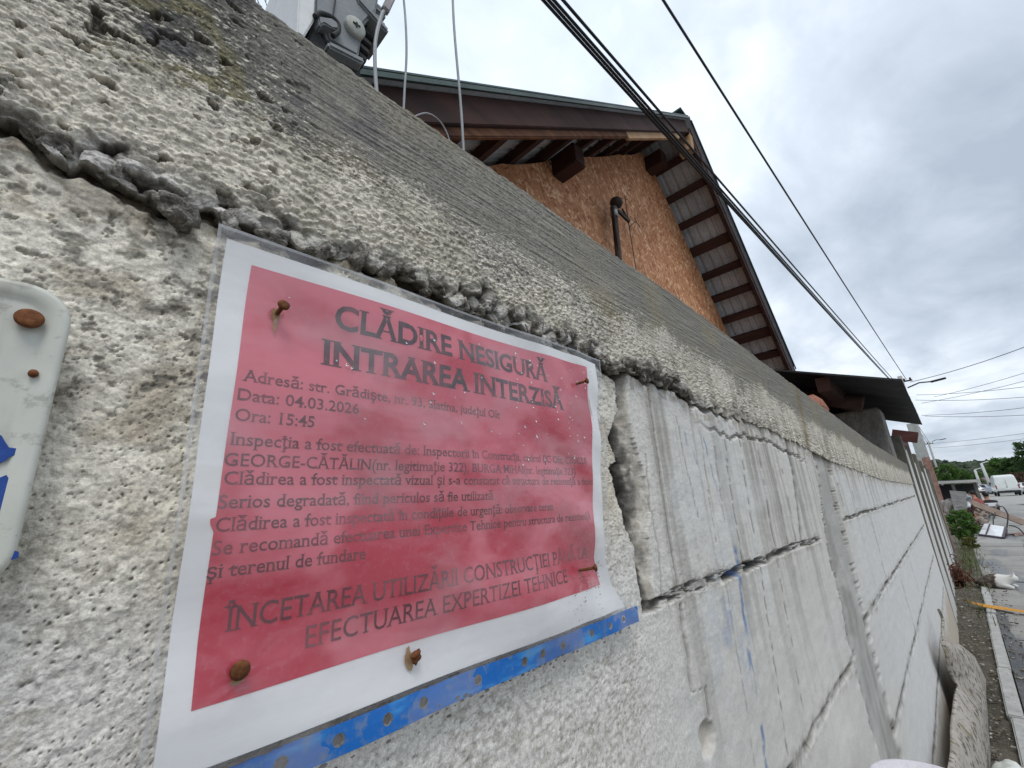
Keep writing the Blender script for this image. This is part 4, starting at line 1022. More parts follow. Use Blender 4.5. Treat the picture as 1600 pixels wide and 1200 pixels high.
def cable(a, b, sag, r, lab, grp, n=26, r2=None):
    pts = []
    for k in range(n + 1):
        t = k / n; p = a.lerp(b, t); p.z -= sag * 4 * t * (1 - t); pts.append(p)
    o = MB().tube(pts, r if r2 is None else [r + (r2 - r) * k / n for k in range(n + 1)], 6).build('power_cable', M_bw, None, True)
    return tag(o, lab, 'cable', grp)
GL = 'power cables strung along the street above the wall'
def through(px, py, zabs, end, ext):       # a cable from `end` that passes a sighted point and runs on behind the viewer
    g = onz(px, py, zabs); return g + (g - end).normalized() * ext
ends = [Vector((PX, PY + dy, P1.z - .25 + dz)) for dy, dz in ((.42, 0), (.38, -.1), (.3, -.22), (.15, -.32), (-.25, .0))]
sight = [(864, 0), (872, 0), (880, 0), (894, 0), (1045, 0)]
for i, (e_, s_) in enumerate(zip(ends, sight)):
    a_ = through(s_[0], s_[1], H + (2.75 if i != 4 else 4.2), e_, 14)
    lab = 'lone black cable running apart to the right of the bundle' if i == 4 else ('rightmost cable of the four strand bundle crossing in front of the roof' if i == 3 else 'one of three close black cables of the bundle crossing in front of the roof')
    cable(a_, e_, .12 if i != 4 else .2, .0066 if i != 4 else .0095, lab, GL, 30, r2=.015)
for i in range(3):
    cable(ends[i], Vector((P2.x, P2.y + .3 - .25 * i, P2.z - .3)), .5, .02, 'cable sagging from the nearest pole on to the second pole', 'cables between the two poles', 16)
GW = 'wires crossing the street from the nearest pole'
for (x0, y0), (x1, y1), xx, lab in (((1422, 597), (1640, 527), 34, 'topmost wire crossing the street from the pole lamp bracket'), ((1432, 617), (1640, 599), 45, 'second wire down crossing the street on the right'),
                                    ((1430, 625), (1640, 617), 45, 'third faint wire down crossing the street on the right'), ((1440, 649), (1640, 632), 55, 'dark wire crossing low over the street, double on the right'),
                                    ((1445, 650), (1640, 646), 55, 'wire just below the dark low street wire'), ((1455, 693), (1640, 671), 80, 'faint wire nearest the hills on the right'), ((1458, 700), (1640, 680), 85, 'lowest faint wire above the hills on the right'),
                                    ((1460, 620), (1640, 570), 60, 'faint slanting wire rising to the right edge'), ((1440, 630), (1640, 585), 60, 'second faint slanting wire rising to the right edge')):
    cable(onx(x0, y0, xx), onx(x1, y1, xx * .9), .15, .016 if xx < 50 else .018, lab, GW, 12)

# ================================================================== STREET EDGE: curb, debris at the foot of the wall
def shear(o):                                                 # let a ground-built mesh follow the street's fall
    for v in o.data.vertices: v.co.z += gz(v.co.x)
    return o
mb = MB(); rnd = random.Random(12); x = 1.6
def cy(x): return np.interp(x, [1.6, 3.4, 6.7, 9], [.075, .062, .030, .02])
while x < 6.9:
    L = rnd.uniform(.7, 1.0); y0, y1 = cy(x) - .055, cy(x); j = rnd.uniform(-.006, .006)
    mb.prism([(x, y0 + j, -.05), (x + L - .012, y0 + j - .006, -.05), (x + L - .012, y1 + j - .006, -.05), (x, y1 + j, -.05)], (0, 0, .065 + rnd.uniform(-.006, .006))); x += L
M_kerb = M_rough('kerb_concrete', (.34, .34, .33), (.48, .48, .465), 9, .85, .4, .006, 6, 0, (1, 1, 1), (.17, .16, .14))
tag(shear(mb.build('kerb', M_kerb, None, bevel=.006)), kind='structure')
a = NT('wet_dirt'); f = a.noise(9, 6, .65)
a.set('Base Color', a.ramp(f, [(.35, (.035, .035, .037)), (.65, (.09, .088, .085))])); a.set('Roughness', .35); a.bump(a.noise(60, 5, .7), .8, .01)
rnd = random.Random(21); up = []; lo = []
for k in range(40):
    x = 2.4 + k * .085; up.append((x, cy(x) - .058, .012)); lo.append((x, cy(x) - .10 - .10 * abs(math.sin(k * .31)) * rnd.uniform(.6, 1) * (1 - k / 44), .012))
tag(shear(MB().add(up + lo, [(k, k + 1, 40 + k + 1, 40 + k) for k in range(39)]).build('wet_dirt', a.m)), kind='structure')
# grit, pebbles and dead leaves over the soil strip and the gutter
mb = MB(); rnd = random.Random(14)
for k in range(900):
    x = 2.2 + 7 * rnd.random() ** 1.3; y = rnd.uniform(cy(x) + .0, .21) if rnd.random() < .75 else cy(x) - .06 - abs(rnd.gauss(0, .08))
    r = rnd.uniform(.002, .008); z = .004 if y > cy(x) - .02 else .016
    e = Matrix.Rotation(rnd.uniform(0, 6), 3, 'Z') @ Matrix.Rotation(rnd.uniform(-.5, .5), 3, 'X')
    mb.box((x, y, z + gz(x)), (r * rnd.uniform(1, 4), r * 1.6, r * rnd.uniform(.3, 1)), e)
a = NT('mixed_grit'); f = a.vor(70, None, 'F1', 1); sv = a.n('ShaderNodeSeparateColor'); a.l(f, sv.inputs[0])
a.set('Base Color', a.ramp(sv.outputs[0], [(.1, (.05, .04, .028)), (.45, (.14, .11, .075)), (.75, (.22, .20, .17)), (.98, (.45, .43, .40))])); a.set('Roughness', .9)
tag(mb.build('grit', a.m), 'grit, pebbles and dead leaves scattered on the soil strip and gutter', 'grit', None, 'stuff')
mb = MB(); rnd = random.Random(31)
def blade(mb, x, y, h, lean, wd, rnd):
    a_ = rnd.uniform(0, 6.28); dx, dy = math.cos(a_) * wd, math.sin(a_) * wd; lx, ly = rnd.uniform(-lean, lean), rnd.uniform(-lean, lean); z = gz(x)
    mb.add([(x - dx, y - dy, z), (x + dx, y + dy, z), (x + lx * .4 + dx * .8, y + ly * .4 + dy * .8, z + h * .6), (x + lx * .4 - dx * .8, y + ly * .4 - dy * .8, z + h * .6), (x + lx, y + ly, z + h)], [(0, 1, 2, 3), (3, 2, 4)])
for k in range(700):
    x = rnd.choice((rnd.gauss(11.6, .9), rnd.gauss(9.3, .8), rnd.uniform(5, 14))); blade(mb, x, max(-.12, min(.19, rnd.gauss(.06, .07))), rnd.uniform(.02, .11), .05, .003, rnd)
for k in range(500):
    x = rnd.gauss(11.0, 1.6); blade(mb, x, -.066 * x + .02 + rnd.gauss(0, .05), rnd.uniform(.02, .08), .05, .003, rnd)
M_grass = M_rough('weed_green', (.05, .085, .02), (.13, .17, .05), 5, .7, .1, .01)
tag(mb.build('grass', M_grass), 'weeds and grass in the seams of the pavement and along the fence', 'grass', None, 'stuff')

# leaning mossy ridge sheet
M_moss = NT('mossy_fibre_cement'); a = M_moss; f = a.noise(30, 6, .7, a.map((1, .6, 1.5))); g = a.noise(6, 4, .6)
cc = a.ramp(g, [(.3, (.30, .27, .235)), (.7, (.44, .405, .365))]); cc = a.mix(a.step(f, .50, .60), cc, (.09, .085, .06)); cc = a.mix(a.math('MULTIPLY', a.step(a.noise(14, 4, .6), .60, .68), .8), cc, (.16, .14, .045))
a.set('Base Color', cc); a.set('Roughness', .95); a.bump(f, .6, .01); M_moss = a.m
topl = [(1462, 962, 3), (1474, 1004, 3.4), (1480, 1024, 3.1), (1488, 1050, 2.8), (1497, 1075, 2.45), (1495, 1100, 2.2), (1494, 1140, 2.0), (1490, 1180, 1.85), (1484, 1260, 1.6)]
tps = [ony(px, py, .168) for px, py, _ in topl[1:]]
bts = [og(px, py) for px, py in ((1512, 1022), (1524, 1030), (1534, 1045), (1540, 1062), (1543, 1090), (1545, 1130), (1547, 1175), (1549, 1270))]
n = len(tps); m_ = 9; vs = []
for i in range(n):
    for j in range(m_):
        t = j / (m_ - 1); p = tps[i].lerp(bts[i], t); p.y -= .022 * math.sin(t * math.pi) ** 1 + .004 * math.sin(i * 2.3 + j); p.z += .02 * math.sin(t * math.pi) + (.004 if j == 0 else 0)
        vs.append(p)
rs = empty('ridge_tile', tuple(bts[4]), 'mossy grey fibre cement ridge sheet leaning against the foot of the wall', 'roof tile')
th = [Vector(v) + Vector((0, .009, .003)) for v in vs]; N = len(vs)
fs = [(i * m_ + j, (i + 1) * m_ + j, (i + 1) * m_ + j + 1, i * m_ + j + 1) for i in range(n - 1) for j in range(m_ - 1)]
rim = [(i * m_, (i + 1) * m_, (i + 1) * m_ + N, i * m_ + N) for i in range(n - 1)] + [(i * m_ + m_ - 1, (i + 1) * m_ + m_ - 1, (i + 1) * m_ + m_ - 1 + N, i * m_ + m_ - 1 + N) for i in range(n - 1)] + [(j, j + 1, j + 1 + N, j + N) for j in range(m_ - 1)]
MB().add(vs + th, fs + [tuple(k + N for k in f[::-1]) for f in fs] + rim).build('sheet', M_moss, rs, True)
MB().tube(smooth([tps[0] + Vector((0, 0, -.01)), ony(1473, 985, .172), ony(1473, 968, .172), ony(1467, 953, .172)]), .006, 6).build('hooked_tip', M_moss, rs, True)
q = og(1508, 1035)
tag(MB().prism([tuple(og(px, py) + Vector((0, 0, .012))) for px, py in ((1505, 1024), (1528, 1040), (1526, 1043), (1508, 1040))], (0, 0, .03)).build('tile_shard', M_rough('pale_shard', (.5, .48, .44), (.62, .6, .56), 40), None, bevel=.004), 'pale broken shard lying beside the leaning ridge sheet', 'shard')
# white sacks
M_sack = M_rough('white_woven_sack', (.60, .62, .58), (.72, .73, .69), 22, .75, .35, .008, 14, 0, (1, 1, 1), (.48, .49, .46))
for px, py, s_, lab, sd_ in ((1568, 1185, (1.7, .44, .85), 'full white woven sack nearest the wall at the bottom right', 1.3), (1606, 1205, (1.7, .44, .75), 'second white woven sack at the right edge beside the first', 5.1)):
    c = onx(px, py, 2.30)
    sk = MB().lump((c.x - .1, c.y, .03), .135, sd_, 4, .16, s_).build('sack', M_sack, None, True)
    tag(sk, lab, 'sack', 'white sacks on the pavement')
# bucket below the wall
c = ony(1466, 1236, .115); r = .075
bk = empty('bucket', (c.x, c.y, 0), 'pale lilac plastic bucket lid showing at the bottom edge by the wall', 'bucket')
M_lil = M_rough('pale_lilac_plastic', (.56, .54, .58), (.66, .64, .68), 30, .5, .1, .003, 8, 0, (1, 1, 1), (.40, .38, .42))
z0 = gz(c.x); MB().lathe([(r * .78, 0), (r * .96, c.z - z0 - .02), (r * .98, c.z - z0 - .012)], (c.x, c.y, z0), (0, 0, 1), 36).build('pail', M_lil, bk, True)
MB().lathe([(r * 1.02, -.016), (r * 1.05, -.004), (r * 1.02, .002), (r * .96, .002), (r * .93, -.006), (r * .3, -.005), (r * .05, -.003)], c, (.02, -.05, 1), 36).build('lid', M_lil, bk, True)
# tangle of rusty wire at the fence foot
q = og(1494, 903); rnd = random.Random(17)
tg = empty('wire_tangle', tuple(q), 'dark rusty tangle of wire and roots at the foot of the fence', 'wire')
mb = MB()
for k in range(46):
    p = Vector((q.x - .5 + rnd.gauss(0, .10), .185 + rnd.gauss(0, .02), rnd.uniform(.03, .22) + gz(q.x))); pts = []
    for j in range(7): pts.append(p.copy()); p += Vector((rnd.gauss(0, .05), rnd.gauss(0, .025), rnd.gauss(-.005, .03)))
    mb.tube(smooth(pts, 3), rnd.uniform(.003, .007), 5)
mb.build('wires', M_rough('dark_rust', (.05, .018, .012), (.17, .06, .035), 30), tg, True)
MB().lump((q.x - .5, .19, .05 + gz(q.x)), .10, 3, 3, .6, (1.2, .6, .8)).build('root_ball', M_rough('dark_root', (.03, .015, .01), (.09, .04, .025), 40, .95, 1, .02), tg, True)
# orange strip across the pavement
pts = [og(px, py) for px, py in ((1507, 943), (1520, 947), (1533, 950), (1550, 953), (1570, 956), (1588, 959), (1625, 965))]
rnd = random.Random(9); vs = []
for i, p in enumerate(pts):
    w_ = (.006, .02, .045, .055, .05, .035, .02)[i]
    for j in range(5):
        t = j / 4 - .5; vs.append((p.x + t * w_ * 2.6, p.y + t * .01, p.z + .022 + .010 * math.cos(t * 3) + rnd.uniform(0, .006)))
m_ = 5; N = len(vs)
fs = [(i * m_ + j, (i + 1) * m_ + j, (i + 1) * m_ + j + 1, i * m_ + j + 1) for i in range(len(pts) - 1) for j in range(4)]
tag(MB().add(vs, fs).build('orange_strip', M_rough('orange_fabric', (.50, .22, .03), (.66, .36, .07), 40, .7, .4, .004), None, True), 'crumpled orange yellow strip lying across the pavement', 'strip')

# ------------------------------------------------------------------ bodies grown from a skeleton
def skinned(name, verts, edges, radii, mat, parent=None, sub=2, root=0):
    me = bpy.data.meshes.new(name); me.from_pydata(verts, edges, []); o = bpy.data.objects.new(name, me); C.objects.link(o)
    md = o.modifiers.new('skin', 'SKIN'); md.use_smooth_shade = True
    lay = me.skin_vertices[0] if me.skin_vertices else None
    if lay is None:
        bm = bmesh.new(); bm.from_mesh(me); bm.verts.layers.skin.verify(); bm.to_mesh(me); bm.free(); lay = me.skin_vertices[0]
    for i, r in enumerate(radii):
        lay.data[i].radius = (r, r) if not isinstance(r, tuple) else r; lay.data[i].use_root = (i == root)
    ss = o.modifiers.new('sub', 'SUBSURF'); ss.levels = sub; ss.render_levels = sub
    dg = bpy.context.evaluated_depsgraph_get(); m2 = bpy.data.meshes.new_from_object(o.evaluated_get(dg)); bpy.data.objects.remove(o)
    m2.materials.clear(); return link(name, m2, mat, parent, True)
def place(vs, at, ang, s=1):
    c, n = math.cos(ang), math.sin(ang)
    return [(at[0] + s * (x * c - y * n), at[1] + s * (x * n + y * c), at[2] + s * z) for x, y, z in vs]
M_skin = M_rough('skin', (.38, .20, .13), (.46, .26, .18), 12, .6, .05, .002)
M_hair = M_rough('dark_hair', (.012, .010, .009), (.03, .025, .02), 60, .7, .4, .004)
def seated(at, ang, label, shirt, trousers, arms, headtilt, band=None):
    """a seated figure, facing +x in its own frame; arms = two lists of shoulder/elbow/wrist"""
    t = empty('person', at, label, 'person')
    P = lambda vs: place(vs, at, ang)
    B = [(0, 0, .16), (.02, 0, .34), (.05, 0, .50), (.07, 0, .58), (.09 + headtilt, 0, .65), (.10 + headtilt, 0, .735), (.09 + headtilt, 0, .80), (.09 + headtilt, 0, .83),
         (.04, .11, .15), (.40, .16, .30), (.46, .15, .02), (.58, .15, .0), (.04, -.11, .15), (.40, -.16, .30), (.46, -.15, .02), (.58, -.15, .0)]
    E = [(0, 1), (1, 2), (2, 3), (3, 4), (4, 5), (5, 6), (6, 7), (0, 8), (8, 9), (9, 10), (10, 11), (0, 12), (12, 13), (13, 14), (14, 15)]
    Rr = [(.14, .15), (.12, .15), (.12, .17), .055, .072, .092, .078, .045, .09, .07, .045, .035, .09, .07, .045, .035]
    for arm in arms:
        b = len(B); B += arm; E += [(2, b), (b, b + 1), (b + 1, b + 2), (b + 2, b + 3)]; Rr += [.06, .045, .034, .022]
        h = arm[3]; d_ = (Vector(arm[3]) - Vector(arm[2])).normalized()
        for f_ in range(5):
            o_ = Vector((0, .035 * (f_ - 2) / 2, .02 * (f_ == 0))) ; e_ = Vector(h) + d_ * (.085 - .012 * abs(f_ - 2)) + o_
            B.append(tuple(e_)); E.append((b + 3, len(B) - 1)); Rr.append(.009)
    body = skinned('body', P(B), E, Rr, M_skin, t)
    skinned('trousers', P([B[i] for i in (0, 8, 9, 10, 12, 13, 14)]), [(0, 1), (1, 2), (2, 3), (0, 4), (4, 5), (5, 6)], [.155, .105, .085, .06, .105, .085, .06], trousers, t)
    sv_ = [B[0], B[1], B[2], (.065, 0, .565)]; se = [(0, 1), (1, 2), (2, 3)]; sr = [(.15, .165), (.135, .165), (.135, .185), .08]
    for arm in arms: b = len(sv_); sv_ += [arm[0], tuple(Vector(arm[0]).lerp(Vector(arm[1]), .75))]; se += [(2, b), (b, b + 1)]; sr += [.078, .062]
    skinned('shirt', P(sv_), se, sr, shirt, t)
    hx = .10 + headtilt; skinned('hair', P([(hx - .03, 0, .69), (hx - .028, 0, .76), (hx - .018, 0, .825), (hx - .015, 0, .85)]), [(0, 1), (1, 2), (2, 3)], [.08, .10, .085, .045], M_hair, t)
    f_ = P([(hx + .095, 0, .715)])[0]; MB().lump(f_, .018, 2, 1, .1).build('nose', M_skin, t, True)
    return t
qa = og(1553, 806); qb = onx(1536, 803, 23.2); qb.z = gz(23.2)
a = NT('banded_shirt'); sx = a.n('ShaderNodeSeparateXYZ'); a.l(a.pos(), sx.inputs[0]); zz0 = qa.z
hgt = a.math('SUBTRACT', sx.outputs[2], zz0)
cc = a.ramp(hgt, [(0, (.10, .105, .115)), (.335, (.12, .125, .135)), (.345, (.62, .63, .65)), (.455, (.62, .63, .65)), (.465, (.015, .015, .02))]); cc.node.color_ramp.interpolation = 'CONSTANT'
a.set('Base Color', cc); a.set('Roughness', .85); a.bump(a.noise(14, 3), .3, .02); M_band = a.m
pa_ = seated((qa.x, qa.y, qa.z), 0.15, 'person seen from behind seated low in a black, white and grey banded shirt', M_band, M_rough('dark_trousers', (.03, .03, .035), (.06, .06, .065), 12), [[(.06, .19, .49), (.16, .25, .30), (.34, .18, .26), (.40, .16, .27)], [(.06, -.19, .49), (.16, -.25, .30), (.34, -.18, .26), (.40, -.16, .27)]], .03)
pb_ = seated((qb.x, qb.y, qb.z + .10), 1.1, 'person in a red shirt seated with one arm raised towards the wall', M_rough('red_shirt', (.22, .05, .045), (.32, .09, .075), 12), M_rough('brown_trousers', (.06, .035, .03), (.11, .06, .05), 12), [[(.06, .19, .49), (.25, .26, .56), (.46, .24, .66), (.54, .24, .69)], [(.06, -.19, .49), (.12, -.27, .28), (.28, -.20, .20), (.36, -.18, .20)]], .02)
M_crate = M_wood('old_crate_wood', (.10, .07, .05), (.20, .14, .10), 1, 12)
for q_, lab in ((qa, 'low wooden stool under the person in the banded shirt'), (Vector((qb.x, qb.y, qb.z)), 'low wooden stool under the person in the red shirt')):
    hh = .05 if q_ is qa else .13
    st_ = empty('stool', (q_.x, q_.y, q_.z), lab, 'stool', 'low stools')
    MB().box((q_.x - .02, q_.y, q_.z + hh - .015), (.30, .34, .03)).build('seat', M_crate, st_, bevel=.004)
    for sx_ in (-.12, .10):
        for sy_ in (-.13, .13): MB().box((q_.x + sx_, q_.y + sy_, q_.z + (hh - .03) / 2), (.035, .035, hh - .03)).build('leg', M_crate, st_)
# cat lying on the slabs
q = og(1558, 918); s_ = 1.0
cat = empty('cat', tuple(q), 'dark tabby and white cat lying on the pavement slab', 'cat')
ang = math.atan2(-.8, -.25)
CB = [(-.10, 0, .07), (-.02, 0, .085), (.06, 0, .08), (.115, 0, .085), (.150, 0, .105), (.185, 0, .100), (-.15, .02, .04), (-.18, .06, .022), (-.13, .11, .018),
      (.08, .05, .03), (.15, .06, .015), (.08, -.05, .03), (.15, -.055, .015), (-.08, .06, .04), (-.01, .085, .02), (-.08, -.06, .04), (-.01, -.085, .02)]
CE = [(0, 1), (1, 2), (2, 3), (3, 4), (4, 5), (0, 6), (6, 7), (7, 8), (2, 9), (9, 10), (2, 11), (11, 12), (0, 13), (13, 14), (0, 15), (15, 16)]
CR = [.068, .072, .062, .042, .044, .022, .02, .014, .010, .028, .015, .028, .015, .04, .017, .04, .017]
a = NT('cat_fur'); og_ = a.n('ShaderNodeVectorMath', operation='SUBTRACT'); a.l(a.pos(), og_.inputs[0]); og_.inputs[1].default_value = tuple(q)
dp = a.n('ShaderNodeVectorMath', operation='DOT_PRODUCT'); a.l(og_.outputs[0], dp.inputs[0]); dp.inputs[1].default_value = (math.cos(ang), math.sin(ang), 0)
f = a.noise(60, 4, .6); k = a.step(a.math('ADD', dp.outputs['Value'], a.math('MULTIPLY', f, .05)), .045, .06)
a.set('Base Color', a.mix(k, a.ramp(f, [(.4, (.035, .026, .022)), (.6, (.15, .115, .095))]), (.66, .65, .62))); a.set('Roughness', .9); a.bump(a.noise(200, 3), .4, .003)
skinned('body', place(CB, q, ang), CE, CR, a.m, cat)
for sgn in (1, -1):
    b0_ = place([(.150, .022 * sgn, .135), (.140, .036 * sgn, .128), (.160, .030 * sgn, .130), (.148, .034 * sgn, .172)], q, ang)
    MB().add(b0_, [(0, 1, 3), (1, 2, 3), (2, 0, 3), (0, 2, 1)]).build('ear', a.m, cat)

# ------------------------------------------------------------------ things on the pavement farther on
M_wpan = M_rough('white_panel', (.78, .80, .82), (.86, .88, .90), 8, .25, .03, .002, 8, 0, (1, 1, 1), (.72, .74, .76))
M_purp = M_rough('dark_purple_frame', (.03, .022, .035), (.07, .05, .07), 20, .5)
c1, c2 = og(1532, 837), og(1567, 842); c3, c4 = onx(1571, 826, 15.3), onx(1540, 821, 16.0)
pn = empty('white_panel', tuple(c1), 'white panel board in a dark frame tilted on the pavement', 'panel')
up_n = (c2 - c1).cross(c4 - c1).normalized(); up_n = up_n if up_n.z > 0 else -up_n
MB().prism([c1 + up_n * .035, c2 + up_n * .035, c3 + up_n * .035, c4 + up_n * .035], up_n * .012).build('board', M_wpan, pn)
for a_, b in ((c1, c2), (c2, c3), (c3, c4), (c4, c1)): MB().bar(a_, b, .06, .07).build('frame_rail', M_purp, pn)
MB().bar(c1.lerp(c2, .34) + up_n * .05, c4.lerp(c3, .30) + up_n * .05, .025, .012).build('divider', M_purp, pn)
for a_ in (c3, c4): MB().bar(a_, Vector((a_.x + .1, a_.y, gz(a_.x))), .03, .03).build('leg', M_purp, pn)
M_stl = M_rough('dull_steel_tube', (.06, .06, .065), (.12, .12, .125), 20, .5, .1, .002, 8, .3)
fr_ = empty('tube_frame', tuple(og(1552, 826)), 'bent steel tube frame standing behind the white panel', 'frame')
X_ = 17.2
MB().tube(smooth([onx(1558, 792, X_), onx(1567, 792, X_), onx(1573, 800, X_), onx(1575, 808, X_), onx(1573, 826, X_)]), .014, 7).build('hoop', M_stl, fr_, True)
MB().tube([onx(1528, 803, X_), onx(1541, 804, X_), onx(1553, 806, X_)], .012, 7).build('rail', M_stl, fr_, True)
MB().tube([onx(1552, 806, X_), onx(1552, 829, X_)], .012, 7).build('leg', M_stl, fr_, True)
MB().tube([onx(1541, 798, X_), onx(1546, 809, X_), onx(1554, 810, X_), onx(1555, 800, X_)], .012, 7).build('brace', M_stl, fr_, True)
MB().tube([onx(1529, 803, X_), onx(1531, 831, X_)], .012, 7).build('leg', M_stl, fr_, True)
tag(MB().bar(onx(1511, 783, 17.6), onx(1606, 819, 18.6), .05, .16).build('plank', M_wood('pinkish_plank', (.28, .21, .17), (.42, .33, .28), 1, 10), None, bevel=.006), 'long pinkish plank slanting down from the rubble across the pavement', 'plank')
tag(MB().tube(smooth([onx(1576, 821, 14.6), onx(1584, 822, 14.6), onx(1592, 826, 14.5), onx(1600, 834, 14.4), onx(1612, 846, 14.2)]), [.012] * 24 + [.03], 8).build('rubber_strip', M_gd, None, True), 'curved black rubber strip lying beside the white panel', 'strip')
tag(MB().tube([og(1572, 836) + Vector((0, 0, .03)), og(1585, 838) + Vector((0, 0, .03)), og(1606, 835) + Vector((0, 0, .03))], .03, 8).build('pink_hose', M_rough('dusty_pink_rubber', (.34, .24, .20), (.46, .34, .30), 20), None, True), 'dusty pink hose lying on the ground by the black strip', 'hose')
# rubble heap with sheets, low shed
M_heap = M_rough('rubble_grey_brown', (.13, .105, .085), (.36, .33, .30), 5, .95, 1, .06, 5, 0, (1, 1, 1), (.40, .36, .33))
hp = empty('rubble_heap', (16.5, -.05, gz(16.5)), 'grey brown heap of rubble and sheets along the pavement past the fence', 'heap')
p = onx(1500, 800, 16.5)
mb = MB(); rnd = random.Random(29); mb.lump((17.4, p.y + .14, -.02), .45, 9, 5, .3, (4.4, .75, 1.2))
for k in range(46):
    x = rnd.uniform(15.2, 19.6); yy = p.y + rnd.gauss(.10, .16); mb.lump((x, yy, rnd.uniform(-.1, .40) * (1 - abs(yy - p.y - .1))), rnd.uniform(.10, .24), k + 9, 3, .6, (1.3, .8, .7))
mb.build('mound', M_heap, hp)
rnd = random.Random(23); mb = MB()
for k in range(60):
    x = rnd.uniform(14.5, 20); mb.lump((x, -.018 * x + .02 + rnd.gauss(0, .14), rnd.uniform(-.12, .35)), rnd.uniform(.04, .10), k, 2, .4, (1, .8, .6))
o_ = mb.build('rubble', M_rough('broken_masonry', (.20, .14, .11), (.40, .34, .30), 5, .95, .6, .02), hp); o_['kind'] = 'stuff'
MB().prism([onx(1484, 768, 17), onx(1510, 770, 17.2), onx(1516, 796, 15.6), onx(1492, 800, 15.4)], (0, 0, .03)).build('tarp', M_rough('grey_tarp', (.15, .145, .14), (.30, .285, .27), 6, .8, .9, .08), hp)
mb = MB(); rnd = random.Random(41)
wst = empty('waste_pile', tuple(onx(1523, 800, 15)), 'small pile of mixed rubbish beside the rubble heap', 'rubbish')
for k, (px, py, sz, mt) in enumerate(((1515, 790, .05, M_wpan), (1517, 800, .07, M_dark), (1519, 812, .08, M_heap), (1514, 778, .06, M_gw), (1520, 793, .05, M_dark), (1525, 822, .08, M_dark), (1524, 808, .06, M_brick))):
    c = onx(px, py, 15.4); MB().lump(c, sz, k + 60, 3, .5, (1.2, .7, 1.3)).build('scrap', mt, wst)
ls = empty('low_shed', tuple(onx(1490, 765, 24)), 'low open shed with a pale flat roof beyond the rubble heap', 'shed')
c = onx(1492, 753, 26)
MB().box((26, c.y + .1, c.z), (4, 1.5, .10), Matrix.Rotation(.03, 3, 'X')).build('flat_roof', M_rough('pale_roof', (.42, .42, .40), (.58, .57, .55), 2), ls)
MB().box((27.6, c.y + .2, (c.z - .3) / 2), (.1, 1.5, c.z + .1)).build('back_wall', M_gd, ls)
for yy in (-.6, .0, .7): MB().box((24.2, c.y + .1 + yy, c.z / 2 - .1), (.09, .09, c.z + .1)).build('post', M_po, ls)
MB().box((24.3, c.y + .05, -.02), (.08, 1.4, .5)).build('low_wall', M_rough('bluish_grey_boards', (.20, .22, .24), (.34, .36, .38), 5), ls)

# ------------------------------------------------------------------ vehicles
M_wpaint = NT('white_vehicle_paint'); a = M_wpaint; a.set('Base Color', a.ramp(a.noise(1.5, 4), [(.3, (.66, .69, .66)), (.7, (.76, .79, .76))])); a.set('Roughness', .3); a.set('Coat Weight', .4); M_wpaint = a.m
M_tyre = M_rough('tyre_rubber', (.015, .015, .016), (.03, .03, .03), 20, .85)
M_glass = NT('dark_glass'); M_glass.set('Base Color', (.02, .025, .03)); M_glass.set('Roughness', .05); M_glass = M_glass.m
M_red = NT('red_lens'); M_red.set('Base Color', (.35, .02, .02)); M_red.set('Roughness', .2); M_redl = M_red.m
def prof_body(mb, prof, w0, taper):
    """side profile (x,z) swept across the width; upper points narrower"""
    zmax = max(z for x, z in prof); n = len(prof); vs = []
    secs = (-1, -.86, 0, .86, 1)
    for s_ in secs:
        for x, z in prof:
            k = 1 - taper * max(0, (z - .9) / (zmax - .9)); e = .0 if abs(s_) < 1 else .05
            vs.append((x + (e if x < 0 else -e) * 1, s_ * w0 / 2 * k, z - e * (z > zmax * .8)))
    fs = [(i * n + j, i * n + (j + 1) % n, (i + 1) * n + (j + 1) % n, (i + 1) * n + j) for i in range(4) for j in range(n)]
    return mb.add(vs, fs + [tuple(range(n)), tuple(range(4 * n, 5 * n))[::-1]])
def moved(mb, at, ang):
    mb.v = place(mb.v, at, ang); return mb
def wheels(t, at, ang, xs_, w_, r):
    for x in xs_:
        for s_ in (-1, 1):
            wh = moved(MB().lathe([(r * .6, -.1), (r, -.09), (r, .09), (r * .6, .1)], (x, s_ * (w_ / 2 - .12), r), (0, 1, 0), 20), at, ang).build('wheel', M_tyre, t, True)
            moved(MB().lathe([(r * .55, -.105), (r * .57, -.09), (r * .57, .09), (r * .55, .105)], (x, s_ * (w_ / 2 - .12), r), (0, 1, 0), 16), at, ang).build('rim', M_gw, wh, True)
def van(at, ang):
    t = empty('van', at, 'white panel van seen from behind parked on the street', 'van')
    prof = [(-2.75, .45), (-2.78, .9), (-2.70, 1.5), (-2.60, 2.15), (-2.45, 2.33), (-1.8, 2.40), (.6, 2.40), (1.2, 2.30), (1.9, 1.45), (2.7, 1.15), (2.8, .5)]
    moved(prof_body(MB(), prof, 1.95, .16), at, ang).build('body', M_wpaint, t, bevel=.04)
    moved(MB().box((-2.80, 0, .50), (.16, 1.9, .24)), at, ang).build('bumper', M_gd, t, bevel=.04)
    moved(MB().box((-2.75, 0, 1.25), (.03, .02, 1.4)), at, ang).build('door_seam', M_gw, t)
    moved(MB().box((-2.80, .06, 1.02), (.02, .16, .05)), at, ang).build('door_handle', M_gd, t)
    moved(MB().box((-2.83, .0, .78), (.02, .5, .11)), at, ang).build('number_plate', M_wpan, t)
    for s_ in (-1, 1):
        moved(MB().box((-2.79, s_ * .90, 1.05), (.06, .10, .46)), at, ang).build('tail_lamp', M_redl, t, bevel=.02)
        moved(MB().box((.95, s_ * 1.06, 1.5), (.14, .16, .28)), at, ang).build('wing_mirror', M_gd, t, bevel=.03)
    wheels(t, at, ang, (-1.7, 1.75), 1.95, .35)
    return t
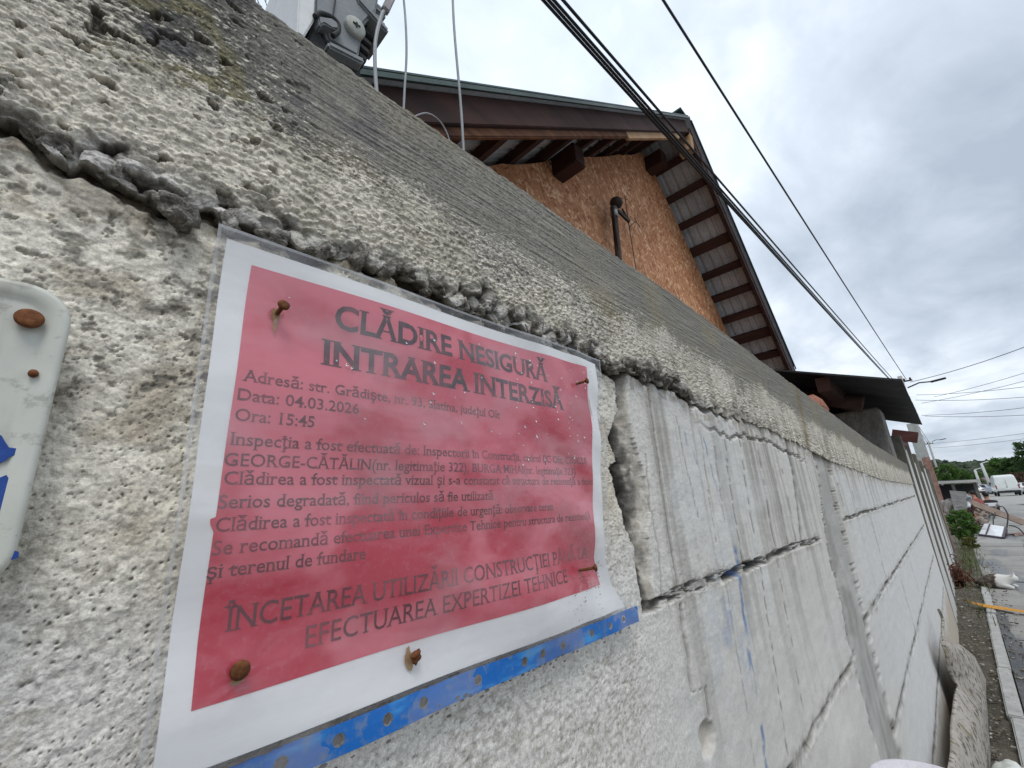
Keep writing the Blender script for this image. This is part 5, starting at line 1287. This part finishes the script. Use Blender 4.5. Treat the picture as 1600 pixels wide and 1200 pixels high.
c = onx(1579, 771, 77); van((77 + 2.8, c.y + .1, gz(78)), .02)
def car(at, ang, mat, label):
    t = empty('car', at, label, 'car', 'cars parked down the street')
    prof = [(-2.1, .35), (-2.15, .75), (-1.95, .95), (-1.45, 1.0), (-.95, 1.42), (.35, 1.45), (1.0, 1.02), (1.95, .85), (2.1, .6), (2.1, .35)]
    moved(prof_body(MB(), prof, 1.72, .25), at, ang).build('body', mat, t, bevel=.04)
    moved(MB().add([(-1.42, -.62, 1.06), (-1.42, .62, 1.06), (-1.03, .54, 1.38), (-1.03, -.54, 1.38)], [(0, 1, 2, 3)]).prism([(-1.40, -.6, 1.07), (-1.40, .6, 1.07), (-1.03, .54, 1.385), (-1.03, -.54, 1.385)], (-.03, 0, .03)), at, ang).build('rear_window', M_glass, t)
    for s_ in (-1, 1):
        moved(MB().prism([(-1.0, s_ * .79, 1.02), (.75, s_ * .79, 1.02), (.30, s_ * .69, 1.38), (-.80, s_ * .69, 1.38)], (0, s_ * .03, 0)), at, ang).build('side_window', M_glass, t)
        moved(MB().box((-2.12, s_ * .68, .80), (.06, .26, .14)), at, ang).build('tail_lamp', M_redl, t, bevel=.02)
    moved(MB().box((-2.15, 0, .45), (.12, 1.66, .2)), at, ang).build('bumper', M_gd, t, bevel=.03)
    wheels(t, at, ang, (-1.25, 1.3), 1.72, .3); return t
M_silver = NT('silver_paint'); M_silver.set('Base Color', (.42, .45, .50)); M_silver.set('Roughness', .3); M_silver.set('Metallic', .3); M_silver = M_silver.m
M_navy = NT('navy_paint'); M_navy.set('Base Color', (.03, .04, .07)); M_navy.set('Roughness', .25); M_navy = M_navy.m
for px, x, ang, mt, lab in ((1519, 92, .2, M_wpaint, 'white car parked farthest left beyond the low shed'), (1533, 98, 1.2, M_silver, 'silver blue car parked left of the van'), (1608, 86, .1, M_wpaint, 'white car just right of the van at the picture edge'), (1541, 112, 1.4, M_navy, 'dark blue car parked behind the silver one')):
    c = onx(px, 768, x); car((x, c.y, gz(x) + (.12 if px < 1600 else 0)), ang, mt, lab)
# small house and white poles far down the street
c = onx(1541, 758, 150); hs = empty('cottage', (150, c.y, -1.5), 'small pinkish cottage with a tiled roof far down the street', 'house')
MB().box((152, c.y, -.4), (6, 6.4, 2.6)).build('wall', M_rough('pink_render', (.42, .30, .28), (.52, .40, .37), 1), hs)
MB().prism([(148.6, c.y - 3.6, .85), (148.6, c.y + 3.6, .85), (148.6, c.y, 2.1)], (7, 0, 0)).build('roof', M_rough('dull_tiles', (.26, .19, .18), (.38, .30, .28), 2), hs)
MB().box((148.95, c.y - 1.2, -.3), (.12, 1.1, 1.1)).build('window', M_glass, hs)
for px0, py0, px1, py1, x, lab in ((1523, 734, 1530, 754, 118, 'shorter pale pole leaning in front of the hills'), (1533, 724, 1546, 754, 108, 'taller pale pole with a lamp in front of the hills')):
    a_, b = onx(px0, py0, x), onx(px1, py1, x); b.z = gz(x)
    t = empty('pale_pole', (b.x, b.y, b.z), lab, 'pole', 'pale poles far down the street')
    MB().tube([b, a_], [.26, .17], 10).build('shaft', M_rough('pale_concrete', (.52, .53, .52), (.64, .65, .64), 4), t, True)
    MB().bar(a_, a_ + Vector((0, -.9, .25)), .10, .12).build('lamp', M_wpan, t)

# ================================================================== PLANTS, trees and the wooded hills
def leafmat(name, c1, c2, c3):
    a = NT(name); r = a.n('ShaderNodeObjectInfo'); f = a.noise(.9, 3, .6); g = a.noise(7, 3, .6)
    cc = a.mix(a.step(f, .35, .65), c1, c2); cc = a.mix(a.math('MULTIPLY', a.step(g, .5, .7), .6), cc, c3)
    a.set('Base Color', cc); a.set('Roughness', .6); a.set('Specular IOR Level', .25)
    tl = a.n('ShaderNodeBsdfTranslucent'); a.l(cc, tl.inputs[0]); ms = a.n('ShaderNodeMixShader'); ms.inputs[0].default_value = .3
    a.l(a.b.outputs[0], ms.inputs[1]); a.l(tl.outputs[0], ms.inputs[2]); a.l(ms.outputs[0], a.out.inputs[0]); return a.m
M_leaf1 = leafmat('bright_leaf', (.045, .11, .022), (.10, .19, .04), (.16, .24, .06))
M_leaf2 = leafmat('dark_leaf', (.025, .062, .020), (.055, .11, .032), (.09, .15, .05))
M_bark = M_rough('bark', (.08, .065, .05), (.15, .125, .10), 8, .9, .5, .01)
def leaves(mb, c, rx, ry, rz, nclump, per, size, rnd):
    for k in range(nclump):
        while True:
            d_ = Vector((rnd.uniform(-1, 1), rnd.uniform(-1, 1), rnd.uniform(-1, 1)))
            if .12 < d_.length < 1: break
        d_ = d_ * (d_.length ** -.45); cc = Vector((c[0] + d_.x * rx, c[1] + d_.y * ry, c[2] + d_.z * rz)); rr = rnd.uniform(.12, .30) * (rx + ry + rz) / 3
        for j in range(per):
            p = cc + Vector((rnd.gauss(0, .5), rnd.gauss(0, .5), rnd.gauss(0, .38))) * rr
            n_ = Vector((rnd.gauss(0, 1), rnd.gauss(0, 1), rnd.gauss(.6, .8))).normalized(); u = n_.orthogonal().normalized(); u = Matrix.Rotation(rnd.uniform(0, 6.28), 3, n_) @ u; v = n_.cross(u); s_ = size * rnd.uniform(.6, 1.3)
            mb.add([p - u * s_, p - v * s_ * .45, p + u * s_, p + v * s_ * .45], [(0, 1, 2, 3)])
def tree(px, py0, py1, wpx, x, label, mat, seed, name='tree', nclump=50, per=60, group='trees along the street', trunk=True):
    rnd = random.Random(seed); t0, b0 = onx(px, py0, x), onx(px, py1, x); g_ = gz(x); depth = (np.array([b0.x, b0.y, b0.z - H]) @ R)[2]; wd = wpx * depth / F
    hgt_ = t0.z - b0.z; c = ((t0 + b0) / 2); c.x = x
    t = empty(name, (x, c.y, g_), label, 'tree' if trunk else 'shrub', group)
    mb = MB(); leaves(mb, (x, c.y, c.z), wd / 2 * .85, wd / 2 * .85, hgt_ / 2 * .85, nclump, per, max(.045 * wd, .02) if trunk else .028, rnd); mb.build('crown', mat, t)
    r0 = max(.015, .03 * wd)
    tb = MB().tube([(x, c.y, g_ - .1), (x + .02 * wd, c.y + .01 * wd, (g_ + c.z) / 2), (x, c.y, c.z + hgt_ * .15)], [r0, r0 * .75, r0 * .3], 8)
    for k in range(6):
        e_ = rnd.uniform(0, 6.28); tb.tube([(x, c.y, lerp(g_, c.z, .6 + .07 * k)), (x + math.cos(e_) * wd * .2, c.y + math.sin(e_) * wd * .2, c.z + hgt_ * .05), (x + math.cos(e_) * wd * .36, c.y + math.sin(e_) * wd * .36, c.z + hgt_ * .22)], [r0 * .5, r0 * .3, r0 * .1], 6)
    tb.build('trunk', M_bark, t, True); return t
tree(1504, 792, 848, 34, 12.6, 'leafy green bush growing at the far end of the fence', M_leaf1, 3, 'bush', 60, 80, 'bushes along the fence', False)
tree(1517, 838, 858, 26, 11.6, 'low yellowish weed clump in front of the bush', leafmat('yellow_leaf', (.12, .13, .035), (.20, .20, .06), (.26, .25, .10)), 5, 'bush', 16, 26, 'bushes along the fence', False)
tree(1478, 722, 756, 34, 44, 'bright green tree just past the fence end', M_leaf1, 7, nclump=60)
tree(1498, 731, 758, 30, 58, 'rounded green tree behind the low shed', M_leaf1, 8)
tree(1529, 737, 758, 34, 150, 'green tree behind the parked cars', M_leaf1, 9)
tree(1512, 738, 757, 24, 170, 'darker green tree between the shed and the cars', M_leaf2, 10)
tree(1566, 714, 752, 44, 120, 'broad green tree behind the white van', M_leaf1, 11, nclump=80)
tree(1590, 712, 752, 44, 112, 'dark green tree right of the van roof', M_leaf2, 12, nclump=80)
tree(1612, 684, 752, 48, 104, 'tall tree reaching in at the right picture edge', M_leaf2, 13, nclump=70)
tree(1590, 735, 760, 30, 95, 'reddish brown bush beside the van', leafmat('reddish_leaf', (.09, .05, .035), (.15, .085, .06), (.07, .09, .035)), 14, 'bush', 40, 40, 'bushes down the street', True)
# hill ridge and its wood
nx_, ny_ = 60, 16; vs = []
def ridge(y, s): return (8 + 13 * s) * (.85 + .18 * math.sin(y * .021 + 1) + .08 * math.sin(y * .07)) * math.sin(min(1, s * 1.3) * math.pi / 2)
for i in range(nx_):
    for j in range(ny_):
        y = 140 - 420 * i / (nx_ - 1); s = j / (ny_ - 1); vs.append((300 + 200 * s, y, -6 + ridge(y, s) - 4 * (s < .05)))
hill = MB().add(vs, [(i * ny_ + j, i * ny_ + j + 1, (i + 1) * ny_ + j + 1, (i + 1) * ny_ + j) for i in range(nx_ - 1) for j in range(ny_ - 1)]).build('hill', M_rough('hill_earth', (.05, .07, .035), (.09, .11, .05), .05), None, True); tag(hill, kind='structure')
mb = MB(); rnd = random.Random(77)
for k in range(620):
    y = 60 - 170 * rnd.random(); s = rnd.random() ** .8; x = 300 + 190 * s; z = -6 + ridge(y, s); r = rnd.uniform(2.2, 4.2)
    for j in range(3): mb.lump((x + rnd.gauss(0, 1.4), y + rnd.gauss(0, 1.6), z + r * .5 + rnd.gauss(0, .8)), r * rnd.uniform(.5, .8), k * 3 + j, 2, .55, (1, 1, .9))
a = NT('far_wood_foliage'); f = a.noise(.06, 3, .6); g = a.noise(.9, 5, .7)
cc = a.ramp(f, [(.35, (.040, .060, .034)), (.5, (.060, .085, .045)), (.65, (.085, .095, .060))]); cc = a.mix(a.math('MULTIPLY', a.step(g, .45, .65), .55), cc, (.025, .04, .025))
a.set('Base Color', cc); a.set('Roughness', .9); a.bump(g, 1, 1.0)
tag(mb.build('wood', a.m, None), 'dense dull green wood covering the far hills', 'wood', None, 'stuff')
